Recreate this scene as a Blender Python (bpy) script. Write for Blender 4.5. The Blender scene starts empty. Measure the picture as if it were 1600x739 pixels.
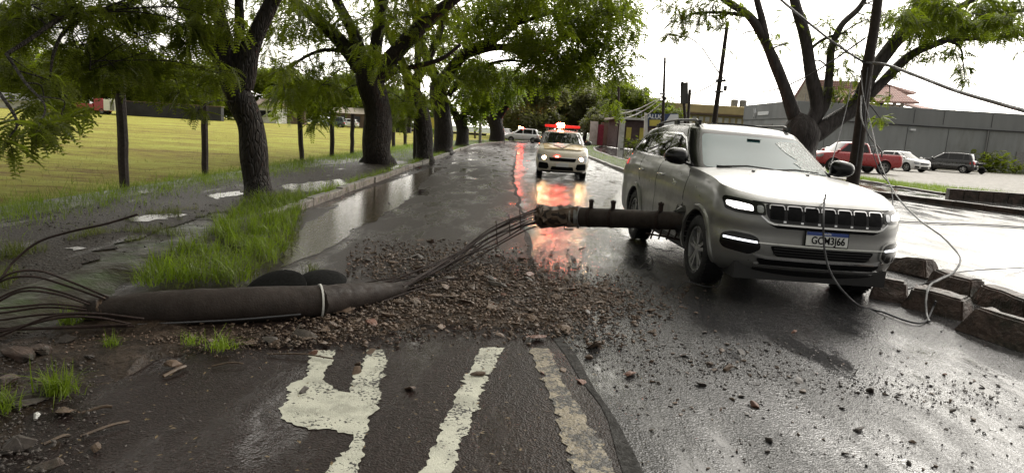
import bpy, bmesh, math, random
import numpy as np
from mathutils import Vector, Matrix
random.seed(7); RNG = np.random.default_rng(7)
SC = bpy.context.scene
COL = SC.collection
R_ = math.radians
# ------------------------------------------------------------------ camera
FOC, PIT, ROL, CAMH, PW, PH = 1035.0, 0.161, 0.060, 1.5, 1600.0, 739.0
cr, sr, cp, sp = math.cos(ROL), math.sin(ROL), math.cos(PIT), math.sin(PIT)
_f = Vector((0, cp, -sp)); _r0 = Vector((1, 0, 0)); _u0 = Vector((0, sp, cp))
_r = cr*_r0 + sr*_u0; _u = -sr*_r0 + cr*_u0
cam = bpy.data.objects.new('camera', bpy.data.cameras.new('camera')); COL.objects.link(cam)
cam.matrix_world = Matrix(((_r.x, _u.x, -_f.x, 0), (_r.y, _u.y, -_f.y, 0), (_r.z, _u.z, -_f.z, CAMH), (0, 0, 0, 1)))
cam.data.sensor_width = 36; cam.data.lens = 36*FOC/PW; cam.data.clip_end = 3000; cam.data.clip_start = .05
SC.camera = cam
# ------------------------------------------------------------------ world, sun, exposure
SUN_AZ, SUN_EL = R_(33), R_(32)
w = bpy.data.worlds.new("World"); SC.world = w; w.use_nodes = True
nt = w.node_tree; N = nt.nodes; Lk = nt.links; N.clear()
out = N.new('ShaderNodeOutputWorld'); bg = N.new('ShaderNodeBackground'); bg.inputs[1].default_value = 0.1
sky = N.new('ShaderNodeTexSky'); sky.sky_type = 'NISHITA'; sky.sun_disc = False
sky.sun_elevation = SUN_EL; sky.sun_rotation = SUN_AZ
tc = N.new('ShaderNodeTexCoord')
sd = Vector((math.sin(SUN_AZ)*math.cos(SUN_EL), math.cos(SUN_AZ)*math.cos(SUN_EL), math.sin(SUN_EL)))
dot = N.new('ShaderNodeVectorMath'); dot.operation = 'DOT_PRODUCT'; dot.inputs[1].default_value = sd
Lk.new(tc.outputs['Generated'], dot.inputs[0])
mr = N.new('ShaderNodeMapRange'); mr.inputs['From Min'].default_value = 0.15; mr.inputs['From Max'].default_value = 1.0
mr.interpolation_type = 'SMOOTHERSTEP'
Lk.new(dot.outputs['Value'], mr.inputs['Value'])
mr.inputs['To Min'].default_value = 5.5; mr.inputs['To Max'].default_value = 50.0
no = N.new('ShaderNodeTexNoise'); no.inputs['Scale'].default_value = 2.2; no.inputs['Detail'].default_value = 5
mp = N.new('ShaderNodeMapping'); mp.inputs['Scale'].default_value = (1, 1, 3)
Lk.new(tc.outputs['Generated'], mp.inputs[0]); Lk.new(mp.outputs[0], no.inputs['Vector'])
nr = N.new('ShaderNodeMapRange'); nr.inputs['From Min'].default_value = .3; nr.inputs['From Max'].default_value = .7
nr.inputs['To Min'].default_value = .82; nr.inputs['To Max'].default_value = 1.12
Lk.new(no.outputs['Fac'], nr.inputs['Value'])
mm = N.new('ShaderNodeMath'); mm.operation = 'MULTIPLY'; Lk.new(mr.outputs[0], mm.inputs[0]); Lk.new(nr.outputs[0], mm.inputs[1])
cc = N.new('ShaderNodeVectorMath'); cc.operation = 'SCALE'; cc.inputs[0].default_value = (1.05, 1.0, 0.91)
Lk.new(mm.outputs[0], cc.inputs['Scale'])
mx = N.new('ShaderNodeMix'); mx.data_type = 'RGBA'; mx.inputs[0].default_value = 0.9
Lk.new(sky.outputs[0], mx.inputs[6]); Lk.new(cc.outputs[0], mx.inputs[7])
Lk.new(mx.outputs[2], bg.inputs[0]); Lk.new(bg.outputs[0], out.inputs[0])
sl = bpy.data.lights.new('sun', 'SUN'); sl.energy = .8; sl.angle = R_(12); sl.color = (1, .96, .9)
so = bpy.data.objects.new('sun', sl); COL.objects.link(so)
so.rotation_euler = (-sd).to_track_quat('-Z', 'Y').to_euler()
vs = SC.view_settings; vs.view_transform = 'Standard'; vs.look = 'None'; vs.gamma = 1; vs.exposure = 0.0
try: vs.use_curve_mapping = False
except Exception: pass
SC.cycles.max_bounces = 6; SC.cycles.diffuse_bounces = 3; SC.cycles.glossy_bounces = 4; SC.cycles.transparent_max_bounces = 12
SC.cycles.sample_clamp_indirect = 6

# ------------------------------------------------------------------ helpers
def ray(px, py):
    return _f + _r*((px-PW/2)/FOC) - _u*((py-PH/2)/FOC)
def G(px, py, z=0.0):
    d = ray(px, py); t = (z-CAMH)/d.z
    return Vector((d.x*t, d.y*t, z))
def D(px, py, Y):
    d = ray(px, py); t = Y/d.y
    return Vector((d.x*t, Y, CAMH+d.z*t))
def props(o, label=None, cat=None, group=None, kind=None):
    if label: o['label'] = label
    if cat: o['category'] = cat
    if group: o['group'] = group
    if kind: o['kind'] = kind
    return o
def link(name, bm_or_me, mats, parent=None, smooth=None):
    if isinstance(bm_or_me, bmesh.types.BMesh):
        me = bpy.data.meshes.new(name); bmesh.ops.recalc_face_normals(bm_or_me, faces=bm_or_me.faces)
        bm_or_me.to_mesh(me); bm_or_me.free()
    else: me = bm_or_me
    if not isinstance(mats, (list, tuple)): mats = [mats]
    for m in mats: me.materials.append(m)
    if smooth is not None:
        me.polygons.foreach_set('use_smooth', [True]*len(me.polygons))
        if smooth < 180: me.set_sharp_from_angle(angle=R_(smooth))
    o = bpy.data.objects.new(name, me); COL.objects.link(o)
    if parent: o.parent = parent
    return o
def empty(name, loc=(0, 0, 0), rz=0, **k):
    o = bpy.data.objects.new(name, None); COL.objects.link(o); o.location = loc; o.rotation_euler = (0, 0, rz)
    o.empty_display_size = .1
    return props(o, **k)
def copy_tree(o, parent=None):
    c = o.copy(); COL.objects.link(c)
    if parent: c.parent = parent
    for ch in o.children: copy_tree(ch, c)
    return c
def catmull(pts, n=8):
    P = [Vector(p) for p in pts]
    if len(P) < 3: return [P[0].lerp(P[-1], i/n) for i in range(n+1)]
    Q = [P[0]*2-P[1]] + P + [P[-1]*2-P[-2]]; o = []
    for i in range(1, len(Q)-2):
        a, b, c, d = Q[i-1:i+3]
        for k in range(n):
            t = k/n
            o.append(.5*((2*b)+(c-a)*t+(2*a-5*b+4*c-d)*t*t+(3*b-a-3*c+d)*t**3))
    o.append(P[-1]); return o
class MB:
    """collects vertices and faces for ONE mesh object"""
    def __init__(s): s.v = []; s.f = []; s.m = []
    def add(s, v, f, mi=0):
        b = len(s.v); s.v += [tuple(x) for x in v]; s.f += [tuple(b+i for i in q) for q in f]; s.m += [mi]*len(f)
    def tube(s, pts, rad, n=8, mi=0, cap=True, sq=1.0):
        P = [Vector(p) for p in pts]; k = len(P)
        if not hasattr(rad, '__len__'): rad = [rad]*k
        T = [(P[min(i+1, k-1)]-P[max(i-1, 0)]).normalized() for i in range(k)]
        a = Vector((0, 0, 1)) if abs(T[0].z) < .9 else Vector((1, 0, 0))
        X = T[0].cross(a).normalized(); vs_ = []
        for i in range(k):
            X = (X - T[i]*X.dot(T[i])); X = X.normalized() if X.length > 1e-6 else T[i].orthogonal().normalized()
            Y = T[i].cross(X)
            for j in range(n):
                an = 2*math.pi*j/n
                vs_.append(P[i]+X*(math.cos(an)*rad[i])+Y*(math.sin(an)*rad[i]*sq))
        fs = [(i*n+j, i*n+(j+1) % n, (i+1)*n+(j+1) % n, (i+1)*n+j) for i in range(k-1) for j in range(n)]
        if cap: fs += [tuple(range(n-1, -1, -1)), tuple((k-1)*n+j for j in range(n))]
        s.add(vs_, fs, mi); return s
    def box(s, c, d, rz=0, mi=0, M=None):
        cx, cy, cz = c; dx, dy, dz = d[0]/2, d[1]/2, d[2]/2; vs_ = []
        for x, y, z in ((-1,-1,-1),(1,-1,-1),(1,1,-1),(-1,1,-1),(-1,-1,1),(1,-1,1),(1,1,1),(-1,1,1)):
            X, Y = x*dx, y*dy
            vs_.append(Vector((cx+X*math.cos(rz)-Y*math.sin(rz), cy+X*math.sin(rz)+Y*math.cos(rz), cz+z*dz)))
        if M: vs_ = [M @ q for q in vs_]
        s.add(vs_, [(3,2,1,0),(4,5,6,7),(0,1,5,4),(1,2,6,5),(2,3,7,6),(3,0,4,7)], mi); return s
    def prism(s, poly, z0, z1, mi=0):
        n = len(poly); s.add([(p[0], p[1], z0) for p in poly]+[(p[0], p[1], z1) for p in poly],
            [tuple(range(n-1, -1, -1)), tuple(range(n, 2*n))]+[(i, (i+1) % n, n+(i+1) % n, n+i) for i in range(n)], mi); return s
    def lathe(s, prof, n=24, axis='x', c=(0, 0, 0), mi=0, cap=True):
        """prof: (along-axis, radius)"""
        vs_ = []; k = len(prof)
        for a, r in prof:
            for j in range(n):
                an = 2*math.pi*j/n
                if axis == 'x': vs_.append((c[0]+a, c[1]+r*math.cos(an), c[2]+r*math.sin(an)))
                elif axis == 'z': vs_.append((c[0]+r*math.cos(an), c[1]+r*math.sin(an), c[2]+a))
                else: vs_.append((c[0]+r*math.cos(an), c[1]+a, c[2]+r*math.sin(an)))
        fs = [(i*n+j, i*n+(j+1) % n, (i+1)*n+(j+1) % n, (i+1)*n+j) for i in range(k-1) for j in range(n)]
        if cap: fs += [tuple(range(n-1, -1, -1)), tuple((k-1)*n+j for j in range(n))]
        s.add(vs_, fs, mi); return s
    def build(s, name, mats, parent=None, smooth=None, bevel=0, normals=True):
        me = bpy.data.meshes.new(name); me.from_pydata(s.v, [], s.f)
        if len(set(s.m)) > 1: me.polygons.foreach_set('material_index', s.m)
        if bevel or normals:
            bm = bmesh.new(); bm.from_mesh(me)
            if bevel: bmesh.ops.bevel(bm, geom=list(bm.edges), offset=bevel, segments=2, affect='EDGES', profile=.5)
            bmesh.ops.recalc_face_normals(bm, faces=bm.faces); bm.to_mesh(me); bm.free()
        return link(name, me, mats, parent, smooth)
# ------------------------------------------------------------------ materials
def _mat(name):
    m = bpy.data.materials.new(name); m.use_nodes = True; t = m.node_tree
    return m, t.nodes, t.links, t.nodes['Principled BSDF']
def coords(N, L, scale=(1, 1, 1), world=False):
    if world:
        g = N.new('ShaderNodeNewGeometry'); s = g.outputs['Position']
    else:
        g = N.new('ShaderNodeTexCoord'); s = g.outputs['Object']
    m = N.new('ShaderNodeMapping'); m.inputs['Scale'].default_value = scale; L.new(s, m.inputs[0]); return m.outputs[0]
def noise(N, L, co, sc, det=4, rough=.55):
    n = N.new('ShaderNodeTexNoise'); n.inputs['Scale'].default_value = sc; n.inputs['Detail'].default_value = det
    n.inputs['Roughness'].default_value = rough; L.new(co, n.inputs['Vector']); return n.outputs['Fac']
def ramp(N, L, fac, stops):
    r = N.new('ShaderNodeValToRGB'); L.new(fac, r.inputs[0]); e = r.color_ramp.elements
    while len(e) < len(stops): e.new(.5)
    for k, (p, c) in enumerate(stops):
        e[k].position = p; e[k].color = (*c, 1) if hasattr(c, '__len__') else (c, c, c, 1)
    return r.outputs[0]
def bump(N, L, h, dist, strength=1, prev=None):
    b = N.new('ShaderNodeBump'); b.inputs['Distance'].default_value = dist; b.inputs['Strength'].default_value = strength
    L.new(h, b.inputs['Height'])
    if prev: L.new(prev, b.inputs['Normal'])
    return b.outputs[0]
def mixc(N, L, f, a, b):
    m = N.new('ShaderNodeMix'); m.data_type = 'RGBA'
    if hasattr(f, 'is_linked') or not isinstance(f, (int, float)): L.new(f, m.inputs[0])
    else: m.inputs[0].default_value = f
    for i, c in ((6, a), (7, b)):
        if isinstance(c, tuple): m.inputs[i].default_value = (*c, 1) if len(c) == 3 else c
        else: L.new(c, m.inputs[i])
    return m.outputs[2]
def simple(name, col, rough=.5, metal=0, var=.25, scale=6, bmp=0, bs=40, spec=.5, coat=0, world=True, stretch=(1,1,1), dirt=None):
    m, N, L, P = _mat(name); co = coords(N, L, stretch, world)
    n = noise(N, L, co, scale, 5)
    a = tuple(c*(1-var) for c in col); b = tuple(min(1, c*(1+var)) for c in col)
    c = ramp(N, L, n, [(.3, a), (.7, b)])
    if dirt: c = mixc(N, L, ramp(N, L, noise(N, L, co, scale*.6, 6, .7), [(.48, 0.), (.62, 1.)]), c, dirt)
    L.new(c, P.inputs['Base Color'])
    rr = ramp(N, L, noise(N, L, co, scale*2.3, 3), [(.3, max(0, rough*.75)), (.7, min(1, rough*1.25))])
    L.new(rr, P.inputs['Roughness']); P.inputs['Metallic'].default_value = metal
    P.inputs['Specular IOR Level'].default_value = spec; P.inputs['Coat Weight'].default_value = coat; P.inputs['Coat Roughness'].default_value = .05
    if bmp: L.new(bump(N, L, noise(N, L, co, bs, 4), bmp), P.inputs['Normal'])
    return m
def emis(name, col, s, base=(.8, .8, .8)):
    m, N, L, P = _mat(name); P.inputs['Base Color'].default_value = (*base, 1); P.inputs['Roughness'].default_value = .2
    P.inputs['Emission Color'].default_value = (*col, 1); P.inputs['Emission Strength'].default_value = s
    n = noise(N, L, coords(N, L), 9); L.new(ramp(N, L, n, [(.2, .1), (.8, .3)]), P.inputs['Roughness'])
    return m
def wet_asphalt(name, dark, light, grain, gd, r0, r1, pud=.55, flow=1.0):
    m, N, L, P = _mat(name); co = coords(N, L, (1, 1, 1), True)
    v = N.new('ShaderNodeTexVoronoi'); v.inputs['Scale'].default_value = grain; L.new(co, v.inputs['Vector'])
    big = noise(N, L, coords(N, L, (1.6*flow, .45, 1), True), 1.3, 5, .6)
    fine = noise(N, L, co, 14, 4)
    c = mixc(N, L, ramp(N, L, fine, [(.3, 0.), (.75, 1.)]), dark, light)
    vc = N.new('ShaderNodeSeparateColor'); L.new(v.outputs['Color'], vc.inputs[0])
    c = mixc(N, L, ramp(N, L, vc.outputs[0], [(.72, 0.), (1., .55)]), c, tuple(min(1, k*2.6) for k in light))
    L.new(c, P.inputs['Base Color'])
    film = ramp(N, L, big, [(pud-.11, 0.), (pud+.07, 1.)])          # 1 = standing water film
    mr_ = N.new('ShaderNodeMapRange'); L.new(film, mr_.inputs['Value']); mr_.inputs['To Min'].default_value = r1; mr_.inputs['To Max'].default_value = r0
    L.new(mr_.outputs[0], P.inputs['Roughness'])
    P.inputs['IOR'].default_value = 1.36
    inv = N.new('ShaderNodeMapRange'); L.new(film, inv.inputs['Value']); inv.inputs['To Min'].default_value = 1; inv.inputs['To Max'].default_value = .12
    h = N.new('ShaderNodeMath'); h.operation = 'MULTIPLY'; L.new(v.outputs['Distance'], h.inputs[0]); L.new(inv.outputs[0], h.inputs[1])
    h2 = N.new('ShaderNodeMath'); h2.operation = 'MULTIPLY'; L.new(noise(N, L, co, grain*.35, 3), h2.inputs[0]); L.new(inv.outputs[0], h2.inputs[1])
    b = bump(N, L, h.outputs[0], gd, .8); b = bump(N, L, h2.outputs[0], gd*2.2, .7, b)
    b = bump(N, L, noise(N, L, coords(N, L, (1, 2.5, 1), True), 9, 3), .0008, .6, b)
    L.new(b, P.inputs['Normal']); return m
def water_mat(name, col=(.03, .024, .016), rip=.0035, rs=16):
    m, N, L, P = _mat(name); P.inputs['Base Color'].default_value = (*col, 1); P.inputs['Roughness'].default_value = .02; P.inputs['IOR'].default_value = 1.333
    co = coords(N, L, (1, 2.4, 1), True); L.new(bump(N, L, noise(N, L, co, rs, 3), rip), P.inputs['Normal']); 
    L.new(mixc(N, L, noise(N, L, co, 3), col, tuple(c*1.7 for c in col)), P.inputs['Base Color']); return m
def leaf_mat(name, a, b, c=None, trans=.35):
    m, N, L, P = _mat(name); co = coords(N, L, (1, 1, 1), True)
    n1 = noise(N, L, co, .9, 3); n2 = noise(N, L, co, 7, 3)
    mm_ = N.new('ShaderNodeMath'); mm_.operation = 'MULTIPLY_ADD'; L.new(n2, mm_.inputs[0]); mm_.inputs[1].default_value = .5
    s = N.new('ShaderNodeMath'); s.operation = 'MULTIPLY'; L.new(n1, s.inputs[0]); s.inputs[1].default_value = .5; L.new(s.outputs[0], mm_.inputs[2])
    st = [(.38, a), (.62, b)] + ([(.74, c)] if c else [])
    col = ramp(N, L, mm_.outputs[0], st); L.new(col, P.inputs['Base Color']); P.inputs['Roughness'].default_value = .38
    P.inputs['Specular IOR Level'].default_value = .35
    tr = N.new('ShaderNodeBsdfTranslucent'); g = N.new('ShaderNodeMix'); g.data_type = 'RGBA'; g.blend_type = 'MULTIPLY'; g.inputs[0].default_value = 1
    L.new(col, g.inputs[6]); g.inputs[7].default_value = (1.5, 1.7, .6, 1); L.new(g.outputs[2], tr.inputs[0])
    ms = N.new('ShaderNodeMixShader'); ms.inputs[0].default_value = trans; L.new(P.outputs[0], ms.inputs[1]); L.new(tr.outputs[0], ms.inputs[2])
    L.new(ms.outputs[0], N['Material Output'].inputs[0]); return m
M = {}
M['road_left'] = wet_asphalt('road_left', (.013, .009, .008), (.018, .012, .011), 95, .0042, .06, .42, .585)
M['road_left'].node_tree.nodes['Principled BSDF'].inputs['Specular IOR Level'].default_value = .30
M['road_right'] = wet_asphalt('road_right', (.020, .020, .022), (.042, .041, .042), 105, .0036, .04, .24, .56)
M['road_far'] = wet_asphalt('road_far', (.03, .03, .03), (.06, .06, .06), 110, .0014, .03, .18, .48)
M['water'] = water_mat('water'); 
M['soil'] = simple('soil', (.022, .0145, .010), .5, spec=.2, var=.5, scale=5, bmp=.03, bs=22, dirt=(.05, .035, .026))
M['path'] = wet_asphalt('path_wet', (.016, .012, .009), (.022, .015, .010), 42, .022, .03, .62, .68)
M['tar'] = simple('tar_joint', (.008, .007, .006), .7, spec=.25, var=.4, scale=12, bmp=.006, bs=60)
M['scrape'] = simple('scraped_metal', (.05, .045, .042), .7, var=.7, scale=30, bmp=.01, bs=30, world=False)
M['gravel'] = simple('gravel_lot', (.13, .12, .10), .7, var=.35, scale=3, bmp=.01, bs=30)
M['verge'] = simple('verge_soil', (.035, .05, .014), .8, var=.5, scale=2.5, bmp=.03, bs=14)
M['verge_wet'] = simple('verge_wet_soil', (.022, .018, .010), .5, var=.5, scale=3, bmp=.02, bs=18, spec=.3, dirt=(.03, .045, .012))
def field_mat():
    m, N, L, P = _mat('field_grass'); co = coords(N, L, (1, 1, 1), True)
    a = noise(N, L, coords(N, L, (.5, 1.4, 1), True), .22, 6, .75); b = noise(N, L, coords(N, L, (.6, 1.6, 1), True), 2.1, 8, .8)
    s = N.new('ShaderNodeMath'); s.operation = 'MULTIPLY_ADD'; L.new(a, s.inputs[0]); s.inputs[1].default_value = .5
    s2 = N.new('ShaderNodeMath'); s2.operation = 'MULTIPLY'; L.new(b, s2.inputs[0]); s2.inputs[1].default_value = .5; L.new(s2.outputs[0], s.inputs[2])
    L.new(ramp(N, L, s.outputs[0], [(.38, (.13, .08, .035)), (.45, (.24, .185, .05)), (.52, (.33, .335, .06)), (.62, (.42, .43, .11))]), P.inputs['Base Color'])
    P.inputs['Roughness'].default_value = .9; P.inputs['Specular IOR Level'].default_value = .1
    L.new(bump(N, L, b, .25, 1), P.inputs['Normal']); return m
M['field'] = field_mat()
M['white_paint'] = simple('worn_road_paint', (.44, .44, .37), .6, var=.14, scale=9, bmp=.004, bs=120, dirt=(.30,.30,.25))
M['old_paint'] = simple('eroded_lane_paint', (.20, .17, .12), .5, var=.45, scale=7, bmp=.008, bs=60, dirt=(.05, .042, .035))
M['kerb'] = simple('kerb_concrete', (.17, .155, .135), .5, var=.4, scale=6, bmp=.008, bs=30, dirt=(.05, .045, .035))
M['block'] = simple('block_concrete', (.060, .040, .032), .5, var=.5, scale=7, bmp=.02, bs=22, spec=.35, dirt=(.022, .02, .014))
M['pole_concrete'] = simple('pole_concrete', (.028, .021, .018), .7, spec=.25, var=.28, scale=9, bmp=.004, bs=70)
M['rubble'] = simple('rubble_concrete', (.085, .055, .036), .6, var=.5, scale=9, bmp=.004, bs=60)
M['rubble_red'] = simple('rubble_brick', (.13, .058, .038), .55, var=.4, scale=8, bmp=.004, bs=60)
M['stone_dark'] = simple('stone_dark', (.042, .033, .028), .5, var=.45, scale=14, bmp=.004, bs=60)
M['steel_rust'] = simple('rebar_steel', (.022, .013, .011), .75, var=.4, scale=30, spec=.25)
M['black_rubber'] = simple('black_rubber', (.004, .004, .004), .9, spec=.15, var=.2, scale=20)
M['tyre'] = simple('tyre_rubber', (.010, .010, .011), .6, spec=.3, var=.2, scale=25, bmp=.002, bs=80)
M['cable'] = simple('cable_black', (.02, .02, .022), .5)
M['cable_grey'] = simple('cable_grey', (.07, .07, .075), .9, spec=.15)
M['bark'] = simple('wet_bark', (.020, .0140, .011), .65, var=.6, scale=9, bmp=.06, bs=16, stretch=(1, 1, .22), spec=.3)
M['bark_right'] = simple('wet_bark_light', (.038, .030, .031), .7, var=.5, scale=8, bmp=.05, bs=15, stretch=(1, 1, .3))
M['post'] = simple('old_post', (.022, .014, .012), .7, var=.4, scale=10, bmp=.01, bs=20)
M['leaf_dark'] = leaf_mat('leaf_dark', (.08, .092, .018), (.16, .185, .03), (.23, .26, .05), .62)
M['leaf_mid'] = leaf_mat('leaf_mid', (.085, .105, .015), (.18, .21, .028), (.28, .30, .05), .62)
M['leaf_light'] = leaf_mat('leaf_light', (.10, .13, .02), (.18, .23, .035), (.25, .29, .06), .5)
M['leaf_haze'] = leaf_mat('leaf_far_haze', (.10, .10, .055), (.16, .165, .08), (.21, .20, .12), .4)  # air haze put into the leaf colour of the far trees
M['grass'] = leaf_mat('grass_blade', (.09, .125, .014), (.20, .27, .03), (.36, .38, .11), .45)
M['grass_dull'] = leaf_mat('grass_dull', (.06, .07, .02), (.13, .15, .035), (.26, .22, .10), .35)
M['dead_leaf'] = simple('dead_leaf', (.14, .10, .05), .6, var=.6, scale=12)
def paint(name, col, metal=.0, rough=.3, coat=1):
    m = simple(name, col, rough, metal=metal, var=.05, scale=3, coat=coat, world=False)
    N, L = m.node_tree.nodes, m.node_tree.links; P = N['Principled BSDF']      # rain drops on the clear coat
    co = coords(N, L, (1, 1, 1)); v = N.new('ShaderNodeTexVoronoi'); v.inputs['Scale'].default_value = 70; L.new(co, v.inputs['Vector'])
    b = bump(N, L, ramp(N, L, v.outputs['Distance'], [(.0, 1.), (.32, 0.)]), .0004, .5)
    L.new(b, P.inputs['Coat Normal']); return m
M['silver'] = paint('silver_paint', (.235, .235, .232), .6, .36, .4)
M['red'] = paint('red_paint', (.35, .015, .02)); M['white'] = paint('white_paint_car', (.75, .76, .77)); M['black'] = paint('black_paint', (.012, .012, .013))
M['darkgreen'] = paint('dark_green_paint', (.02, .05, .035)); M['beige'] = paint('beige_paint', (.55, .40, .20)); M['cream'] = paint('cream_paint', (.62, .56, .46))
M['trim'] = simple('black_trim', (.014, .014, .015), .4, var=.1, scale=20)
M['gloss_black'] = simple('gloss_black', (.006, .006, .007), .16, var=.1, spec=.35)
M['chrome'] = simple('chrome', (.65, .65, .66), .15, metal=1, var=.05)
M['rim'] = simple('dark_alloy', (.34, .34, .345), .3, metal=.6, var=.1)
M['rim_silver'] = simple('silver_alloy', (.4, .4, .4), .3, metal=.8, var=.1)
M['glass'] = simple('tinted_glass', (.010, .011, .012), .04, var=.2, scale=2, spec=.6)
M['glass_fog_sky'] = simple('misted_sky_windscreen', (.03, .075, .08), .06, var=.10, scale=3.0, spec=.45, bmp=.0006, bs=160, coat=.1)  # mist, with the reflected sky's teal also put into the base colour
M['lamp_on'] = emis('headlamp_lit', (1, .95, .9), 4); M['drl'] = emis('led_strip_lit', (.9, .93, 1), 2.5)
M['lamp_warm'] = emis('headlamp_warm', (1, .62, .30), 320); M['beacon'] = emis('beacon_lit', (1, .03, .02), 120, (.8, .02, .02))
M['beacon_core'] = emis('beacon_core', (1, .12, .05), 260, (.8, .3, .1)); M['tail'] = simple('red_lens', (.45, .02, .02), .15, var=.2)
M['tail_lit'] = emis('red_lens_lit', (1, .03, .02), .8, (.4, .02, .02))
M['lens'] = simple('clear_lens', (.35, .36, .38), .08, metal=.4, var=.3, scale=20)
M['plate'] = simple('plate_white', (.62, .63, .62), .4, var=.05); M['plate_blue'] = simple('plate_blue', (.02, .05, .22), .4, var=.1); M['ink'] = simple('ink', (.006, .006, .007), .7, spec=.08)
M['wall_grey'] = simple('painted_grey_wall', (.20, .21, .215), .8, var=.10, scale=.5, bmp=.006, bs=3, stretch=(1, 1, .25))
M['wall_grey2'] = simple('painted_grey_wall_light', (.26, .275, .28), .8, dirt=(.20, .205, .2), var=.10, scale=.6, bmp=.006, bs=3, stretch=(1, 1, .25))
M['wall_maroon'] = simple('maroon_wall', (.085, .055, .055), .8, var=.25, scale=1.2)
M['wall_yellow'] = simple('ochre_wall', (.42, .34, .17), .8, var=.15, scale=.8); M['wall_peach'] = simple('peach_wall', (.60, .47, .36), .8, var=.12, scale=1)
M['wall_white'] = simple('white_wall', (.6, .6, .58), .7, var=.12, scale=1, dirt=(.42, .41, .38)); M['wall_brown'] = simple('brown_wall', (.14, .10, .08), .8, var=.25, scale=.6)
M['wall_dark'] = simple('dark_wall', (.022, .022, .026), .7, var=.3, scale=.5); M['wall_beige'] = simple('beige_brick', (.35, .31, .25), .8, var=.2, scale=4)
M['roof_red'] = None
M['metal_grey'] = simple('galvanised', (.22, .22, .22), .45, metal=.5, var=.2); M['yellow'] = simple('yellow_sign', (.5, .42, .08), .5, var=.1)
M['blue'] = simple('blue_sign', (.03, .05, .13), .5, var=.1); M['sign_white'] = simple('sign_white', (.7, .72, .75), .5, var=.05)
def tiles(name, a, b, ang=0):
    m, N, L, P = _mat(name); co = coords(N, L, (1, 1, 1), True)
    wv = N.new('ShaderNodeTexWave'); wv.inputs['Scale'].default_value = .9; wv.inputs['Distortion'].default_value = .3; L.new(co, wv.inputs['Vector'])
    w2 = N.new('ShaderNodeTexWave'); w2.bands_direction = 'Z'; w2.inputs['Scale'].default_value = 1.2; L.new(co, w2.inputs['Vector'])
    n = noise(N, L, co, 3, 5); k = N.new('ShaderNodeMath'); k.operation = 'MULTIPLY'; L.new(wv.outputs['Fac'], k.inputs[0]); L.new(w2.outputs['Fac'], k.inputs[1])
    c = mixc(N, L, k.outputs[0], a, b); c = mixc(N, L, ramp(N, L, n, [(.4, 0.), (.7, .5)]), c, (.25, .2, .18)); L.new(c, P.inputs['Base Color'])
    L.new(bump(N, L, k.outputs[0], .06), P.inputs['Normal']); P.inputs['Roughness'].default_value = .75; return m
M['roof_red'] = tiles('red_tiles', (.26, .13, .11), (.50, .33, .29))
def crack_mat():
    m, N, L, P = _mat('shattered_glass'); co = coords(N, L, (1, 1, 1)); v = N.new('ShaderNodeTexVoronoi'); v.feature = 'DISTANCE_TO_EDGE'
    v.inputs['Scale'].default_value = 95; v.inputs['Randomness'].default_value = 1; L.new(co, v.inputs['Vector'])
    f = ramp(N, L, v.outputs['Distance'], [(.02, .7), (.16, 0.)]); n = ramp(N, L, noise(N, L, co, 40, 4), [(.45, 0.), (.6, 1.)])
    c = mixc(N, L, n, (.02, .035, .03), (.11, .16, .145)); c = mixc(N, L, f, c, (.45, .5, .48)); L.new(c, P.inputs['Base Color'])
    P.inputs['Roughness'].default_value = .25; L.new(bump(N, L, f, .004), P.inputs['Normal']); return m
def craggy(m, sc=17, dist=.03):
    N, L = m.node_tree.nodes, m.node_tree.links; P = N['Principled BSDF']; pv = P.inputs['Normal'].links[0].from_socket
    co = coords(N, L, (1, 1, .28), True); v = N.new('ShaderNodeTexVoronoi'); v.feature = 'DISTANCE_TO_EDGE'; v.inputs['Scale'].default_value = sc
    w_ = N.new('ShaderNodeVectorMath'); w_.operation = 'ADD'; q = N.new('ShaderNodeTexNoise'); q.inputs['Scale'].default_value = 5; L.new(co, q.inputs['Vector']); q2 = N.new('ShaderNodeVectorMath'); q2.operation = 'SCALE'; q2.inputs['Scale'].default_value = .12; L.new(q.outputs['Color'], q2.inputs[0]); L.new(co, w_.inputs[0]); L.new(q2.outputs[0], w_.inputs[1]); L.new(w_.outputs[0], v.inputs['Vector'])
    f = ramp(N, L, v.outputs['Distance'], [(.0, 0.), (.18, 1.)]); L.new(bump(N, L, f, dist, 1, pv), P.inputs['Normal'])
    src = P.inputs['Base Color'].links[0].from_socket; L.new(mixc(N, L, f, (.013, .010, .008), src), P.inputs['Base Color'])
craggy(M['bark'])
M['crack'] = crack_mat()
def pit(m, sc=55, thr=.16, dark=(.03, .028, .026)):
    N, L = m.node_tree.nodes, m.node_tree.links; P = N['Principled BSDF']; src = P.inputs['Base Color'].links[0].from_socket
    co = coords(N, L, (1, 1, 1), True); n = noise(N, L, co, sc, 2); n2 = noise(N, L, co, 3.5, 4)
    s = N.new('ShaderNodeMath'); s.operation = 'MULTIPLY_ADD'; L.new(n2, s.inputs[0]); s.inputs[1].default_value = 1.0; L.new(n, s.inputs[2])
    f = ramp(N, L, s.outputs[0], [(.70-thr+.11, 1.), (.70-thr+.15, 0.)]); L.new(mixc(N, L, f, src, dark), P.inputs['Base Color'])
pit(M['white_paint'], 55, -.03); pit(M['old_paint'], 40, -.12)
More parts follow.
